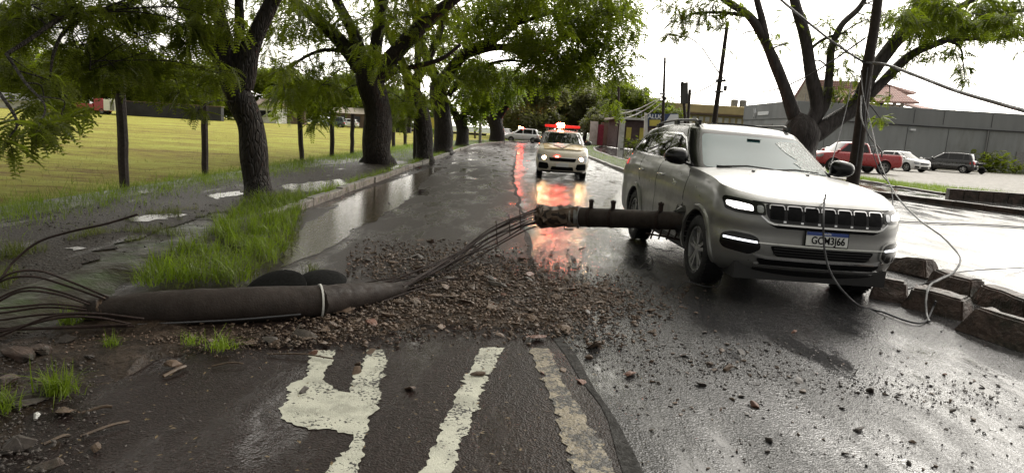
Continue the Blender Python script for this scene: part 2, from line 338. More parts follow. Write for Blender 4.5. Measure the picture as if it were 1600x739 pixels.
# ------------------------------------------------------------------ car bodies
def cinterp(x, xs, ys):
    """smooth monotone-ish (Hermite, finite difference) interpolation"""
    xs = list(xs); ys = list(ys)
    if x <= xs[0]: return ys[0]
    if x >= xs[-1]: return ys[-1]
    k = max(i for i in range(len(xs)-1) if xs[i] <= x)
    h = xs[k+1]-xs[k]; d = (ys[k+1]-ys[k])/h
    def sl(i):
        if i == 0 or i == len(xs)-1: 
            j = 0 if i == 0 else i-1
            return (ys[j+1]-ys[j])/(xs[j+1]-xs[j])
        a = (ys[i]-ys[i-1])/(xs[i]-xs[i-1]); b = (ys[i+1]-ys[i])/(xs[i+1]-xs[i])
        return 0 if a*b <= 0 else 2*a*b/(a+b)
    m0, m1 = sl(k), sl(k+1); t = (x-xs[k])/h
    return (2*t**3-3*t*t+1)*ys[k]+(t**3-2*t*t+t)*h*m0+(-2*t**3+3*t*t)*ys[k+1]+(t**3-t*t)*h*m1
class Shell:
    """a body made of stacked plan outlines. local axes: +x car's right, +y forward, z up"""
    def __init__(s, dims, zb, zt, bow=.1, rf=(.3, .3), rr=(.25, .25), bowr=.05, crown=.05, sbow=.02):
        s.T = [d[0] for d in dims]; s.W = [d[1] for d in dims]; s.F = [d[2] for d in dims]; s.B = [d[3] for d in dims]
        s.zb, s.zt, s.bow, s.rf, s.rr, s.bowr, s.crown, s.sbow = zb, zt, bow, rf, rr, bowr, crown, sbow
    def dims(s, t): return cinterp(t, s.T, s.W), cinterp(t, s.T, s.F), cinterp(t, s.T, s.B)
    def Z(s, v, t):
        b = cinterp(v, *zip(*s.zb)) if isinstance(s.zb, list) else s.zb
        e = cinterp(v, *zip(*s.zt)) if isinstance(s.zt, list) else s.zt
        return b+(e-b)*t
    def tz(s, v, z):
        a, b = s.Z(v, 0), s.Z(v, 1); return min(1, max(0, (z-a)/(b-a)))
    def fv(s, u, t, w=None, f=None):
        W, F, B = s.dims(t); w = w or W; f = F if f is None else f; a = min(abs(u), w*.999)
        v = f - s.bow*(a/w)**2; e = a-(w-s.rf[0])
        if e > 0: v -= s.rf[1]*(1-math.sqrt(max(0, 1-(e/s.rf[0])**2)))
        return v
    def rv(s, u, t, w=None, b=None):
        W, F, B = s.dims(t); w = w or W; b = B if b is None else b; a = min(abs(u), w*.999)
        v = b + s.bowr*(a/w)**2; e = a-(w-s.rr[0])
        if e > 0: v += s.rr[1]*(1-math.sqrt(max(0, 1-(e/s.rr[0])**2)))
        return v
    def su(s, v, t, w=None):
        W, F, B = s.dims(t); w = w or W; m = (F+B)/2; h = (F-B)/2
        u = w - s.sbow*((v-m)/h)**2
        # ease into the corners
        for (r, end, sg, bw) in ((s.rf, F-s.bow, 1, 0), (s.rr, B+s.bowr, -1, 0)):
            e = sg*(v-end)+r[1]
            if e > 0: u -= r[0]*(1-math.sqrt(max(0, 1-min(1, e/r[1])**2)))
        return u
    def outline(s, t, d=0.0):
        W, F, B = s.dims(t); w = W-d; f = F-d; b = B+d; w = max(w, .01)
        rfu = min(s.rf[0], w*.9); rru = min(s.rr[0], w*.9); h = []
        for i in range(7): u = (w-rfu)*i/6; h.append((u, f-s.bow*(u/w)**2))
        for i in range(1, 9):
            a = math.pi/2*i/8; u = w-rfu+rfu*math.sin(a); h.append((u, f-s.bow*(u/w)**2-s.rf[1]*(1-math.cos(a))))
        v0 = f-s.bow-s.rf[1]; v1 = b+s.bowr+s.rr[1]
        m = (F+B)/2; hh = (F-B)/2
        for i in range(1, 30): v = v0+(v1-v0)*i/30; h.append((w-s.sbow*((v-m)/hh)**2+s.sbow*((v0-m)/hh)**2*(0), v))
        for i in range(8, -1, -1):
            a = math.pi/2*i/8; u = w-rru+rru*math.sin(a); h.append((u, b+s.bowr*(u/w)**2+s.rr[1]*(1-math.cos(a))))
        for i in range(5, -1, -1): u = (w-rru)*i/6; h.append((u, b+s.bowr*(u/w)**2))
        return h
    def bmesh(s, nt=14, cap=True, tops=(.01, .03, .07, .14, .25, .4, .55, .75), matf=None):
        bm = bmesh.new(); rings = []
        def ring(h, zf):
            r = [bm.verts.new((u, v, zf(u, v))) for u, v in h]
            l = [bm.verts.new((-u, v, zf(u, v))) for u, v in h[-2:0:-1]]
            rings.append(r+l)
        for i in range(nt+1):
            t = i/nt; ring(s.outline(t), lambda u, v, t=t: s.Z(v, t))
        W = s.dims(1)[0]
        for d in tops:
            if d > W*.95: break
            cz = s.crown*(1-((W-d)/W)**2); ring(s.outline(1, d), lambda u, v, cz=cz: s.Z(v, 1)+cz)
        fs = []
        for k in range(len(rings)-1):
            a, b = rings[k], rings[k+1]; n = len(a)
            for j in range(n):
                f = bm.faces.new((a[j], a[(j+1) % n], b[(j+1) % n], b[j])); fs.append(f)
                if matf: f.material_index = matf(k/nt)
        bm.faces.new(rings[0][::-1]); f = bm.faces.new(rings[-1])
        if matf: f.material_index = matf(9)
        # close the roof/bonnet spine: replace the long ngon by strips across
        bmesh.ops.delete(bm, geom=[f], context='FACES_ONLY'); r = rings[-1]; n = len(r); h = n//2
        for j in range(h):
            q = [r[j], r[j+1], r[(n-j-1) % n], r[(n-j) % n]]; q2 = []
            for x in q:
                if x not in q2: q2.append(x)
            if len(q2) > 2:
                f = bm.faces.new(q2)
                if matf: f.material_index = matf(9)
        bmesh.ops.recalc_face_normals(bm, faces=bm.faces); return bm
    # mappers -> (point, outward normal)
    def side(s, sg=1):
        def f(v, z):
            def p(v, z): return Vector((sg*s.su(v, s.tz(v, z)), v, z))
            e = .01; P = p(v, z); a = p(v+e, z)-P; b = p(v, z+e)-P; n = a.cross(b) if sg < 0 else b.cross(a)
            n = n.normalized() if n.length > 1e-9 else Vector((sg, 0, 0))
            if n.x*sg < 0: n = -n
            return P, n
        return f
    def _ends(s, fn, sg):
        def f(u, z):
            def p(u, z):
                v = fn(u, .5)
                for _ in range(8): v = fn(u, s.tz(v, z))
                return Vector((u, v, z))
            e = .008; P = p(u, z); a = p(u+e, z)-P; b = p(u, z-e if z > 1 else z+e)-P
            n = a.cross(b); n = n.normalized() if n.length > 1e-9 else Vector((0, sg, 0))
            if n.y*sg < 0: n = -n
            return P, n
        return f
    def front(s): return s._ends(s.fv, 1)
    def rear(s): return s._ends(s.rv, -1)
    def top(s):
        def f(u, v):
            def p(u, v):
                W = s.dims(1)[0]; return Vector((u, v, s.Z(v, 1)+s.crown*(1-(min(abs(u), W)/W)**2)))
            e = .01; P = p(u, v); n = (p(u+e, v)-P).cross(p(u, v+e)-P).normalized(); return P, (n if n.z > 0 else -n)
        return f
def rpoly(pts, r=.02, n=4):
    """rounded polygon in 2D"""
    o = []; k = len(pts)
    for i in range(k):
        a, b, c = Vector(pts[i-1]), Vector(pts[i]), Vector(pts[(i+1) % k]); d1 = (a-b); d2 = (c-b)
        q = min(r, d1.length*.45, d2.length*.45); p1 = b+d1.normalized()*q; p2 = b+d2.normalized()*q
        for j in range(n+1):
            t = j/n; o.append(tuple((1-t)**2*p1+2*t*(1-t)*b+t*t*p2))
    return o
def rect(a0, b0, a1, b1): return [(a0, b0), (a1, b0), (a1, b1), (a0, b1)]
def patch(mapper, poly, off=.004, th=.012, step=.06, bmo=None, soft=0):
    """a solid panel that follows a skin: poly in the mapper's 2D"""
    bm = bmesh.new(); vs_ = [bm.verts.new((p[0], p[1], 0)) for p in poly]
    try: bm.faces.new(vs_)
    except Exception: bm.free(); return bmo
    for ax in (0, 1):
        lo = min(p[ax] for p in poly); hi = max(p[ax] for p in poly); x = math.floor(lo/step)*step+step
        while x < hi-1e-4:
            co = [0, 0, 0]; co[ax] = x; no = [0, 0, 0]; no[ax] = 1
            bmesh.ops.bisect_plane(bm, geom=bm.verts[:]+bm.edges[:]+bm.faces[:], plane_co=co, plane_no=no, dist=1e-5); x += step
    bm.verts.index_update(); bm.faces.ensure_lookup_table()
    tgt = bmo or bmesh.new(); up = {}; dn = {}
    for v in bm.verts:
        P, n = mapper(v.co.x, v.co.y)
        edge = any(len(e.link_faces) == 1 for e in v.link_edges)
        up[v] = tgt.verts.new(P+n*(off-(soft if edge else 0))); dn[v] = tgt.verts.new(P+n*(off-th))
    for f in bm.faces:
        try:
            tgt.faces.new([up[v] for v in f.verts]); tgt.faces.new([dn[v] for v in reversed(f.verts)])
        except Exception: pass
    for e in bm.edges:
        if len(e.link_faces) == 1:
            a, b = e.verts
            try: tgt.faces.new((up[a], up[b], dn[b], dn[a]))
            except Exception: pass
    bm.free(); return tgt
def panel(name, mapper, poly, mat, parent, off=.004, th=.012, step=.06, smooth=40, soft=0):
    return link(name, patch(mapper, poly, off, th, step, soft=soft), mat, parent, smooth)
def strip(name, mapper, line, wd, mat, parent, off=.003, th=.01, step=.05):
    """thin band along a 2D polyline"""
    tgt = bmesh.new(); L = [Vector(p) for p in line]
    for a, b in zip(L[:-1], L[1:]):
        if (b-a).length < 1e-5: continue
        d = (b-a).normalized(); n = Vector((-d.y, d.x))*wd/2; e = d*wd*.3
        patch(mapper, [tuple(a-n-e), tuple(b-n+e), tuple(b+n+e), tuple(a+n-e)], off, th, step, tgt)
    return link(name, tgt, mat, parent, 40)
def boolean_cut(o, cutter):
    md = o.modifiers.new('b', 'BOOLEAN'); md.operation = 'DIFFERENCE'; md.object = cutter; md.solver = 'EXACT'
    dg = bpy.context.evaluated_depsgraph_get(); me = bpy.data.meshes.new_from_object(o.evaluated_get(dg)); o.modifiers.clear()
    old = o.data; o.data = me; bpy.data.objects.remove(cutter); bpy.data.meshes.remove(old)
def make_wheel(parent, pos, r=.35, wd=.23, sg=1, rimmat='rim', spokes=5, hi=True, steer=0):
    n = 40 if hi else 20; h = wd/2; rr = r*.66
    w_ = MB().lathe([(-h*.85, rr), (-h, rr+.02), (-h, r-.035), (-h*.86, r-.01), (-h*.6, r), (-h*.3, r), (h*.3, r), (h*.6, r), (h*.86, r-.01), (h, r-.035), (h, rr+.02), (h*.85, rr)], n, 'x', cap=False)
    if hi:
        for k in range(44):                                   # tread blocks
            a = 2*math.pi*k/44
            for x in (-.33, .33): 
                w_.box((x*wd, 0, 0), (wd*.24, .022, .012), 0, 0, Matrix.Rotation(a, 4, 'X') @ Matrix.Translation((0, 0, r-.001)))
    t = w_.build('wheel', M['tyre'], parent, 35); t.location = pos; t.rotation_euler = (0, 0, steer)
    x0 = h*.78*sg
    m = MB().lathe([(x0-.05*sg, rr*.99), (x0+.012*sg, rr*1.0), (x0+.012*sg, rr*.93), (x0-.03*sg, rr*.9), (x0-.10*sg, rr*.88)] if sg > 0 else
                   [(x0+.05, rr*.99), (x0-.012, rr), (x0-.012, rr*.93), (x0+.03, rr*.9), (x0+.10, rr*.88)], n, 'x', cap=False)
    m.lathe([(x0-.03*sg, .065), (x0-.005*sg, .06), (x0+.006*sg, .04)], 16, 'x')
    for k in range(spokes):
        for dd in (-.16, .16):
            a = 2*math.pi*k/spokes; Q = Matrix.Rotation(a+dd*.8, 4, 'X')
            m.box((x0-.014*sg, 0, rr*.5), (.028, .032, rr*.92), 0, 0, Q @ Matrix.Rotation(dd*.35, 4, 'X'))
    m.build('rim', M[rimmat], t, 35)
    d = MB().lathe([(x0-.12*sg, rr*.98), (x0-.09*sg, rr*.98)], 20, 'x').lathe([(x0-.09*sg, rr*.6), (x0-.06*sg, rr*.6)], 20, 'x').build('brake_disc', M['trim'], t, 35)
    return t
def text_obj(name, body, size, mat, parent, mw, extrude=.002, align='CENTER', sx=1.0):
    c = bpy.data.curves.new(name, 'FONT'); c.body = body; c.size = size; c.extrude = extrude; c.align_x = align; c.align_y = 'CENTER'; c.offset = size*.018
    t = bpy.data.objects.new(name, c); COL.objects.link(t); dg = bpy.context.evaluated_depsgraph_get()
    me = bpy.data.meshes.new_from_object(t.evaluated_get(dg)); bpy.data.objects.remove(t); bpy.data.curves.remove(c)
    o = link(name, me, mat, parent); o.matrix_local = mw @ Matrix.Diagonal((sx, 1, 1, 1)); return o
def car_base(root, sh, gh, bodymat, pillar, wheels, r, wd, arch=.055, rimmat='rim', hi=True, track=.78, inner=.52, roofcut=.9, steer=0, spokes=5, sills=True):
    """tub + greenhouse in one body mesh with wheel arches cut, then four wheels"""
    bm = sh.bmesh(nt=16)
    for f in bm.faces: f.material_index = 0
    me = bpy.data.meshes.new('tub'); bm.to_mesh(me); bm.free()
    body = bpy.data.objects.new('body', me); COL.objects.link(body); me.materials.append(bodymat); me.materials.append(pillar); me.materials.append(M['trim'])
    cut = MB()
    for y in wheels:
        for sg in (1, -1):
            x0, x1 = inner*sg, (track+.5)*sg
            cut.lathe([(min(x0, x1), r+arch), (max(x0, x1), r+arch)], 40, 'x', (0, y, r))
            cut_z = MB()
    co = cut.build('cutter', M['trim']); 
    co.data.materials.clear(); co.data.materials.append(bodymat); co.data.materials.append(pillar); co.data.materials.append(M['trim'])
    co.data.polygons.foreach_set('material_index', [2]*len(co.data.polygons))
    bpy.context.view_layer.update(); boolean_cut(body, co)
    # join greenhouse
    b2 = bmesh.new(); b2.from_mesh(body.data); 
    if gh:
        g = gh.bmesh(nt=12, matf=lambda t: 1 if t < roofcut else 0); gm = bpy.data.meshes.new('g'); g.to_mesh(gm); g.free(); b2.from_mesh(gm); bpy.data.meshes.remove(gm)
    b2.to_mesh(body.data); b2.free(); body.data.polygons.foreach_set('use_smooth', [True]*len(body.data.polygons)); body.data.set_sharp_from_angle(angle=R_(32))
    body.parent = root
    for i, y in enumerate(wheels):
        for sg in (1, -1): make_wheel(root, (track*sg, y, r), r, wd, sg, rimmat, spokes, hi, steer if i == 0 else 0)
    return body
def arch_trim(root, sh, y, r, zc, sg, w=.055, proud=.022, mat='trim', zmin=.3, a0=-12):
    """wheel-arch lip that follows the side skin"""
    f = sh.side(sg); bm = bmesh.new(); prev = None
    for k in range(33):
        a = R_(a0+(180-2*a0)*k/32); row = []
        for rr, of in ((r, -.05), (r, proud), (r+w*.75, proud), (r+w, .0), (r+w, -.03)):
            v = y+rr*math.cos(a); z = max(zc+rr*math.sin(a), zmin); P, n = f(v, z); row.append(bm.verts.new(P+Vector((sg, 0, 0))*of))
        if prev:
            for i in range(5): bm.faces.new((prev[i], prev[(i+1) % 5], row[(i+1) % 5], row[i]))
        else: bm.faces.new(row)
        prev = row
    bm.faces.new(prev[::-1]); return link('wheel_arch_trim', bm, M[mat] if isinstance(mat, str) else mat, root, 35)
def mirror_part(root, x, y, z, sg, mat, s=1.0):
    bm = bmesh.new(); bmesh.ops.create_icosphere(bm, subdivisions=3, radius=1)
    for v in bm.verts:
        c = v.co; c.x = math.copysign(abs(c.x)**.7, c.x); c.z = math.copysign(abs(c.z)**.7, c.z); c.y = max(c.y, -.35) if c.y < 0 else c.y
        v.co = Vector((c.x*.125*s*(1-.12*abs(c.z)), c.y*.10*s, c.z*.085*s*(1-.15*c.x*sg)))
    bmesh.ops.translate(bm, verts=bm.verts, vec=(x+sg*.13*s, y, z+.05*s))
    o = link('side_mirror', bm, mat, root, 50)
    m = MB(); m.tube([(x-sg*.05, y-.01, z-.03), (x+sg*.03, y, z-.01), (x+sg*.08, y, z)], [.03*s, .026*s, .022*s], 8, sq=.6); m.build('mirror_arm', M['trim'], o, 50)
    m = MB(); m.box((x+sg*.13*s, y-.042*s, z+.05*s), (.2*s, .012, .12*s)); m.build('mirror_glass', M['glass'], o)
    return o
# ------------------------------------------------------------------ the damaged silver SUV
def build_suv():
    root = empty('sport_utility_vehicle', (2.828, 6.942, 0.0), 0, label='silver SUV with lit headlamps, shattered windscreen corner and concrete pole stuck in its side', cat='car')
    root.rotation_euler = (0, R_(-1.2), math.pi+.061); root.location.z = -.008
    sh = Shell([(0,.83,.70,-3.72),(.10,.895,.82,-3.84),(.22,.915,.87,-3.87),(.40,.925,.885,-3.87),(.58,.918,.875,-3.87),(.66,.93,.885,-3.87),(.82,.915,.87,-3.85),(.93,.885,.83,-3.82),(1,.835,.77,-3.76)],
               [(-3.9,.34),(-3.3,.26),(.3,.25),(.9,.30)], [(-3.9,1.19),(-3.0,1.235),(-1.5,1.215),(-.5,1.175),(0,1.13),(.5,1.045),(.9,.975)], bow=.14, rf=(.40,.36), rr=(.25,.2), crown=.055, sbow=.02)
    gh = Shell([(0,.835,-.36,-3.80),(.3,.80,-.62,-3.74),(.6,.745,-.88,-3.64),(.85,.68,-1.09,-3.53),(.95,.645,-1.20,-3.47),(1,.60,-1.28,-3.40)],
               [(-3.9,1.15),(-3.0,1.195),(-1.5,1.175),(-.5,1.135),(0,1.09)], [(-3.9,1.58),(-3.3,1.63),(-2.2,1.685),(-1.4,1.68),(-.9,1.62),(0,1.5)], bow=.14, rf=(.13,.14), rr=(.2,.15), crown=.05, sbow=.03)
    body = car_base(root, sh, gh, M['silver'], M['gloss_black'], (0, -2.79), .36, .235, track=.795, inner=.5, steer=0, spokes=5)
    F, S1, S2, T = sh.front(), sh.side(1), sh.side(-1), sh.top(); WF = gh.front()
    # windscreen, wipers, shattered corner
    ws = panel('windscreen', WF, rpoly([(-.72,1.20),(.72,1.20),(.585,1.575),(-.585,1.575)], .05), M['glass_fog_sky'], root, .006, .02)
    panel('windscreen_border', WF, rpoly([(-.74,1.185),(.74,1.185),(.60,1.59),(-.60,1.59)], .05), M['gloss_black'], ws, .003, .012)
    o = panel('shattered_area', WF, [(-.715,1.205),(-.36,1.203),(-.42,1.26),(-.36,1.31),(-.43,1.34),(-.35,1.40),(-.30,1.45),(-.26,1.52),(-.34,1.535),(-.50,1.54),(-.58,1.54)], M['crack'], ws, .010, .004, .04)
    o['label'] = 'shattered part of the windscreen on the driver side'
    for a, b in (((.55,1.20), (-.05,1.215)), ((.0,1.20), (-.60,1.21))):
        P, n = WF(*a); Q, n2 = WF(*b); m = MB(); m.tube([P+n*.02, P.lerp(Q,.5)+n*.045, Q+n2*.02], [.014,.011,.007], 6); m.box(P+n*.02, (.06,.05,.03)); m.build('wiper', M['trim'], ws)
    P, n = WF(.0, 1.54); m = MB(); m.box(P-n*.0+n*.012, (.16,.05,.008)); m.build('sensor_housing', M['trim'], ws, bevel=.003)
    # side glass with chrome surround
    dlo = [(-.80,1.215),(-1.02,1.345),(-1.30,1.50),(-1.55,1.555),(-2.3,1.565),(-3.0,1.535),(-3.30,1.45),(-3.52,1.30),(-3.40,1.265),(-2.5,1.245),(-1.5,1.232)]
    for sg in (1, -1):
        g = gh.side(sg); f = sh.side(sg)
        panel('window_surround', g, rpoly(dlo, .03), M['gloss_black'], root, .004, .012)
        for w_ in ([(-.90,1.235),(-1.07,1.345),(-1.34,1.495),(-1.56,1.535),(-1.68,1.54),(-1.70,1.25)], [(-1.80,1.252),(-1.78,1.54),(-2.3,1.548),(-2.62,1.538),(-2.70,1.262)], [(-2.80,1.268),(-2.72,1.53),(-3.0,1.515),(-3.27,1.43),(-3.45,1.30),(-3.3,1.278)]):
            panel('side_window', g, rpoly(w_, .03), M['glass'], root, .008, .012)
        strip('window_chrome', g, dlo[0:9]+[], .022, M['chrome'], root, .011, .015)
        strip('belt_chrome', g, [dlo[0], dlo[10], dlo[9], dlo[8], dlo[7]], .022, M['chrome'], root, .011, .015)
        for ln in ([(-.52,1.10),(-.56,.8),(-.58,.36)], [(-1.72,1.19),(-1.74,.8),(-1.73,.36)], [(-2.72,1.20),(-2.70,1.0),(-2.50,.80),(-2.36,.6),(-2.30,.36)], [(-.56,.36),(-2.32,.36)], [(-.52,1.10),(-.62,1.155)]):
            strip('door_gap', f, ln, .010, M['ink'], root, .0015, .008)
        for v in (-1.50, -2.50):
            P, n = f(v, 1.035); m = MB(); m.box(P+n*.028, (.022,.20,.028)); m.box(P+n*.012+Vector((0,.08,0)), (.03,.03,.024)); m.box(P+n*.012-Vector((0,.08,0)), (.03,.03,.024)); m.build('door_handle', M['chrome'], root, 40, bevel=.006)
        panel('sill_cladding', f, rpoly(rect(-2.30,.275,-.48,.345),.02), M['trim'], root, .012, .02)
        arch_trim(root, sh, 0, .415, .36, sg, mat='silver', w=.06, proud=.028); arch_trim(root, sh, -2.79, .415, .36, sg, mat='silver', w=.06, proud=.028)
        mirror_part(root, sg*.84, -.78, 1.235, sg, M['gloss_black'], 1.12)
        # badge on the front door
        if sg > 0:
            P, n = f(-.92, .985); q = Matrix(((0,0,1,0),(1,0,0,0),(0,1,0,0),(0,0,0,1)))
            text_obj('door_badge', 'Jeep', .075, M['chrome'], root, Matrix.Translation(P+n*.004) @ q, .004)
        # tail lamp wrapping onto the side
        panel('tail_lamp', f, rpoly([(-3.50,1.06),(-3.50,1.15),(-3.80,1.16),(-3.80,1.03)],.02), M['tail_lit'], root, .010, .02, .04)
        panel('reflector', sh.rear(), rpoly(rect(sg*.55, .60, sg*.80, .65),.01), M['tail'], root, .006, .012)
        panel('rear_lamp', sh.rear(), rpoly(rect(sg*.35,1.03,sg*.80,1.13),.02), M['tail'], root, .008, .012)
        # headlamp: dark housing, lit lens, inner projector
        hp = [(sg*.565,.845),(sg*.575,.945),(sg*.70,.965),(sg*.855,.982),(sg*.875,.95),(sg*.865,.865),(sg*.80,.845),(sg*.70,.84)]
        h = panel('headlight', F, rpoly(hp,.015), M['gloss_black'], root, .006, .02, .03)
        panel('headlight_lens', F, rpoly([(sg*.665,.872),(sg*.67,.918),(sg*.76,.934),(sg*.853,.940),(sg*.853,.900),(sg*.80,.878)],.015), M['lamp_on'], h, .010, .012, .03)
        panel('headlight_projector', F, rpoly(rect(sg*.585,.862,sg*.637,.925),.02), M['lens'], h, .012, .012, .03)
        # fog-lamp pocket with the led strip
        fp = [(sg*.575,.53),(sg*.60,.625),(sg*.66,.655),(sg*.80,.665),(sg*.868,.63),(sg*.872,.535),(sg*.84,.495),(sg*.66,.47)]
        panel('fog_surround', F, rpoly([(sg*.555,.52),(sg*.58,.635),(sg*.65,.672),(sg*.80,.682),(sg*.886,.64),(sg*.888,.53),(sg*.85,.478),(sg*.65,.455)],.03), M['silver'], root, .012, .02, .03)
        q = panel('fog_lamp', F, rpoly(fp,.03), M['gloss_black'], root, .015, .01, .03)
        panel('led_strip', F, [(sg*.61,.582),(sg*.61,.598),(sg*.85,.610),(sg*.85,.592)], M['drl'], q, .024, .02, .03)
    # grille with seven arches
    gr = panel('grille', F, rpoly([(-.56,.86),(-.53,.80),(-.48,.785),(.48,.785),(.53,.80),(.56,.86),(.562,.945),(-.562,.945)],.02), M['gloss_black'], root, .006, .03, .04)
    for i in range(7):
        c = (i-3)*.156; a = .066
        strip('slot_rim', F, [(c-a,.905),(c-a+.004,.93),(c-a+.018,.938),(c+a-.018,.938),(c+a-.004,.93),(c+a,.905)], .009, M['chrome'], gr, .016, .012, .03)
        strip('slot_foot', F, [(c-.075,.80),(c-.06,.80)], .016, M['chrome'], gr, .015, .012)
        panel('slot', F, rpoly(rect(c-a+.004,.815,c+a-.004,.93),.02), M['ink'], gr, .010, .006, .05)
    strip('grille_chrome', F, [(-.60,.835),(-.545,.79),(-.49,.772),(.49,.772),(.545,.79),(.60,.835)], .014, M['chrome'], root, .012, .014)
    panel('grille_lower_bar', F, rpoly([(-.53,.765),(-.46,.738),(.46,.738),(.53,.765)],.008), M['ink'], root, .005, .012)
    # bumper
    strip('bumper_chrome', F, [(-.60,.590),(.60,.590)], .011, M['chrome'], root, .020, .024)
    panel('lower_intake', F, rpoly([(-.50,.57),(.50,.57),(.44,.475),(-.44,.475)],.03), M['ink'], root, .006, .012)
    for z in (.50, .525, .55): strip('intake_bar', F, [(-.46,z),(.46,z)], .008, M['trim'], root, .014, .014)
    strip('lower_chrome', F, [(-.62,.475),(-.52,.452),(.52,.452),(.62,.475)], .014, M['chrome'], root, .016, .02)
    panel('lower_grille', F, rpoly([(-.60,.44),(.60,.44),(.56,.392),(-.56,.392)],.02), M['ink'], root, .006, .012)
    strip('skid_line', F, [(-.60,.385),(.60,.385)], .008, M['chrome'], root, .012, .012)
    panel('bumper_base', F, rpoly([(-.60,.345),(.60,.345),(.54,.275),(-.54,.275)],.03), M['trim'], root, .008, .014)
    # bonnet lines, washer jets, lettering
    for sg in (1, -1):
        m = MB(); P, n = T(sg*.3,-.22); m.box(P+n*.006, (.03,.03,.016)); m.build('washer_jet', M['trim'], root, bevel=.004)
    strip('bonnet_edge_gap', F, [(-.66,.962),(-.55,.957),(.55,.957),(.66,.962)], .008, M['ink'], root, .003, .008)
    P, n = T(0, .60); q = Matrix.Translation(P+n*.006) @ Matrix.Rotation(math.pi, 4, 'Z') @ Matrix.Rotation(R_(38), 4, 'X')
    text_obj('bonnet_lettering', 'Jeep', .10, M['chrome'], root, q, .005)
    # plate
    P, n = F(0, .672); pl = MB(); pl.box((0,0,0), (.40,.012,.13)); p = pl.build('licence_plate', M['plate'], root, bevel=.003); p.location = (0, P.y+.022, .672); p.rotation_euler = (R_(4), 0, 0)
    m = MB(); m.box((0,.008,.048), (.394,.006,.032)); m.build('plate_band', M['plate_blue'], p)
    m = MB(); m.box((0,.001,0), (.414,.008,.144)); m.build('plate_frame', M['ink'], p)
    ro = Matrix.Rotation(math.pi, 4, 'Z') @ Matrix.Rotation(math.pi/2, 4, 'X')
    text_obj('plate_text', 'GCM3J66', .094, M['ink'], p, Matrix.Translation((-.012,.0075,-.016)) @ ro, .0015, sx=.86)
    text_obj('plate_country', 'BRASIL', .024, M['plate'], p, Matrix.Translation((0,.0115,.048)) @ ro, .0005)
    # roof rails, fin, roof panel seams
    for sg in (1, -1):
        m = MB(); tp = gh.top(); pts = []
        for k in range(13):
            v = -1.35-k*1.95/12; P, n = tp(sg*.565, v); lift = .055 if 0 < k < 12 else .01; pts.append(P+Vector((0,0,lift)))
        m.tube(pts, .02, 8, sq=.8); 
        for v in (-1.42, -2.3, -3.2): P, n = tp(sg*.565, v); m.box(P+Vector((0,0,.02)), (.035,.14,.06))
        m.build('roof_rail', M['trim'], root, 45)
        strip('roof_seam', tp, [(sg*.52,-1.35),(sg*.52,-3.3)], .010, M['ink'], root, .002, .008)
    tp = gh.top(); P, n = tp(0,-3.05); m = MB(); m.box(P+Vector((0,0,.02)), (.05,.16,.06)); m.build('antenna_fin', M['gloss_black'], root, 45, bevel=.018)
    panel('sunroof', tp, rpoly(rect(-.40,-2.5,.40,-1.55),.05), M['glass'], root, .004, .012, .1)
    panel('rear_window', gh.rear(), rpoly([(-.62,1.25),(.62,1.25),(.50,1.53),(-.50,1.53)],.05), M['glass'], root, .006, .012)
    # torn metal round the pole
    f = sh.side(1); rgs = random.Random(9)
    o = panel('crushed_panel', f, [(-.57+(.20+rgs.uniform(-.04,.06))*math.cos(R_(a)), .585+(.185+rgs.uniform(-.04,.05))*math.sin(R_(a))) for a in range(0, 360, 15)], M['scrape'], root, .004, .01, .03); o['label'] = 'scraped and crushed door around the pole'
    f = sh.side(1); tb = bmesh.new(); rg = random.Random(3)
    for k in range(15):
        a = R_(k*24+rg.uniform(-9, 9)); P, n = f(-.56+.11*math.cos(a), .575+.11*math.sin(a)); Q, _ = f(-.56+.19*math.cos(a+.2), .575+.17*math.sin(a+.2)); R2, _ = f(-.56+.19*math.cos(a-.35), .575+.17*math.sin(a-.35))
        vs_ = [tb.verts.new(P+n*rg.uniform(.05,.10)), tb.verts.new(Q+n*.006), tb.verts.new(R2+n*.006)]; tb.faces.new(vs_)
    o = link('torn_panel', tb, M['trim'], root); o['label'] = 'torn bodywork around the pole'
    md = o.modifiers.new('s', 'SOLIDIFY'); md.thickness = .004
    m = MB(); m.box((0,-1.45,.30), (1.5,4.3,.16)); m.box((0,0,.34),(1.3,.12,.12)); m.box((0,-2.79,.34),(1.3,.12,.12)); m.box((.3,.3,.27),(.12,.7,.08)); m.build('underbody', M['trim'], root)
    return root
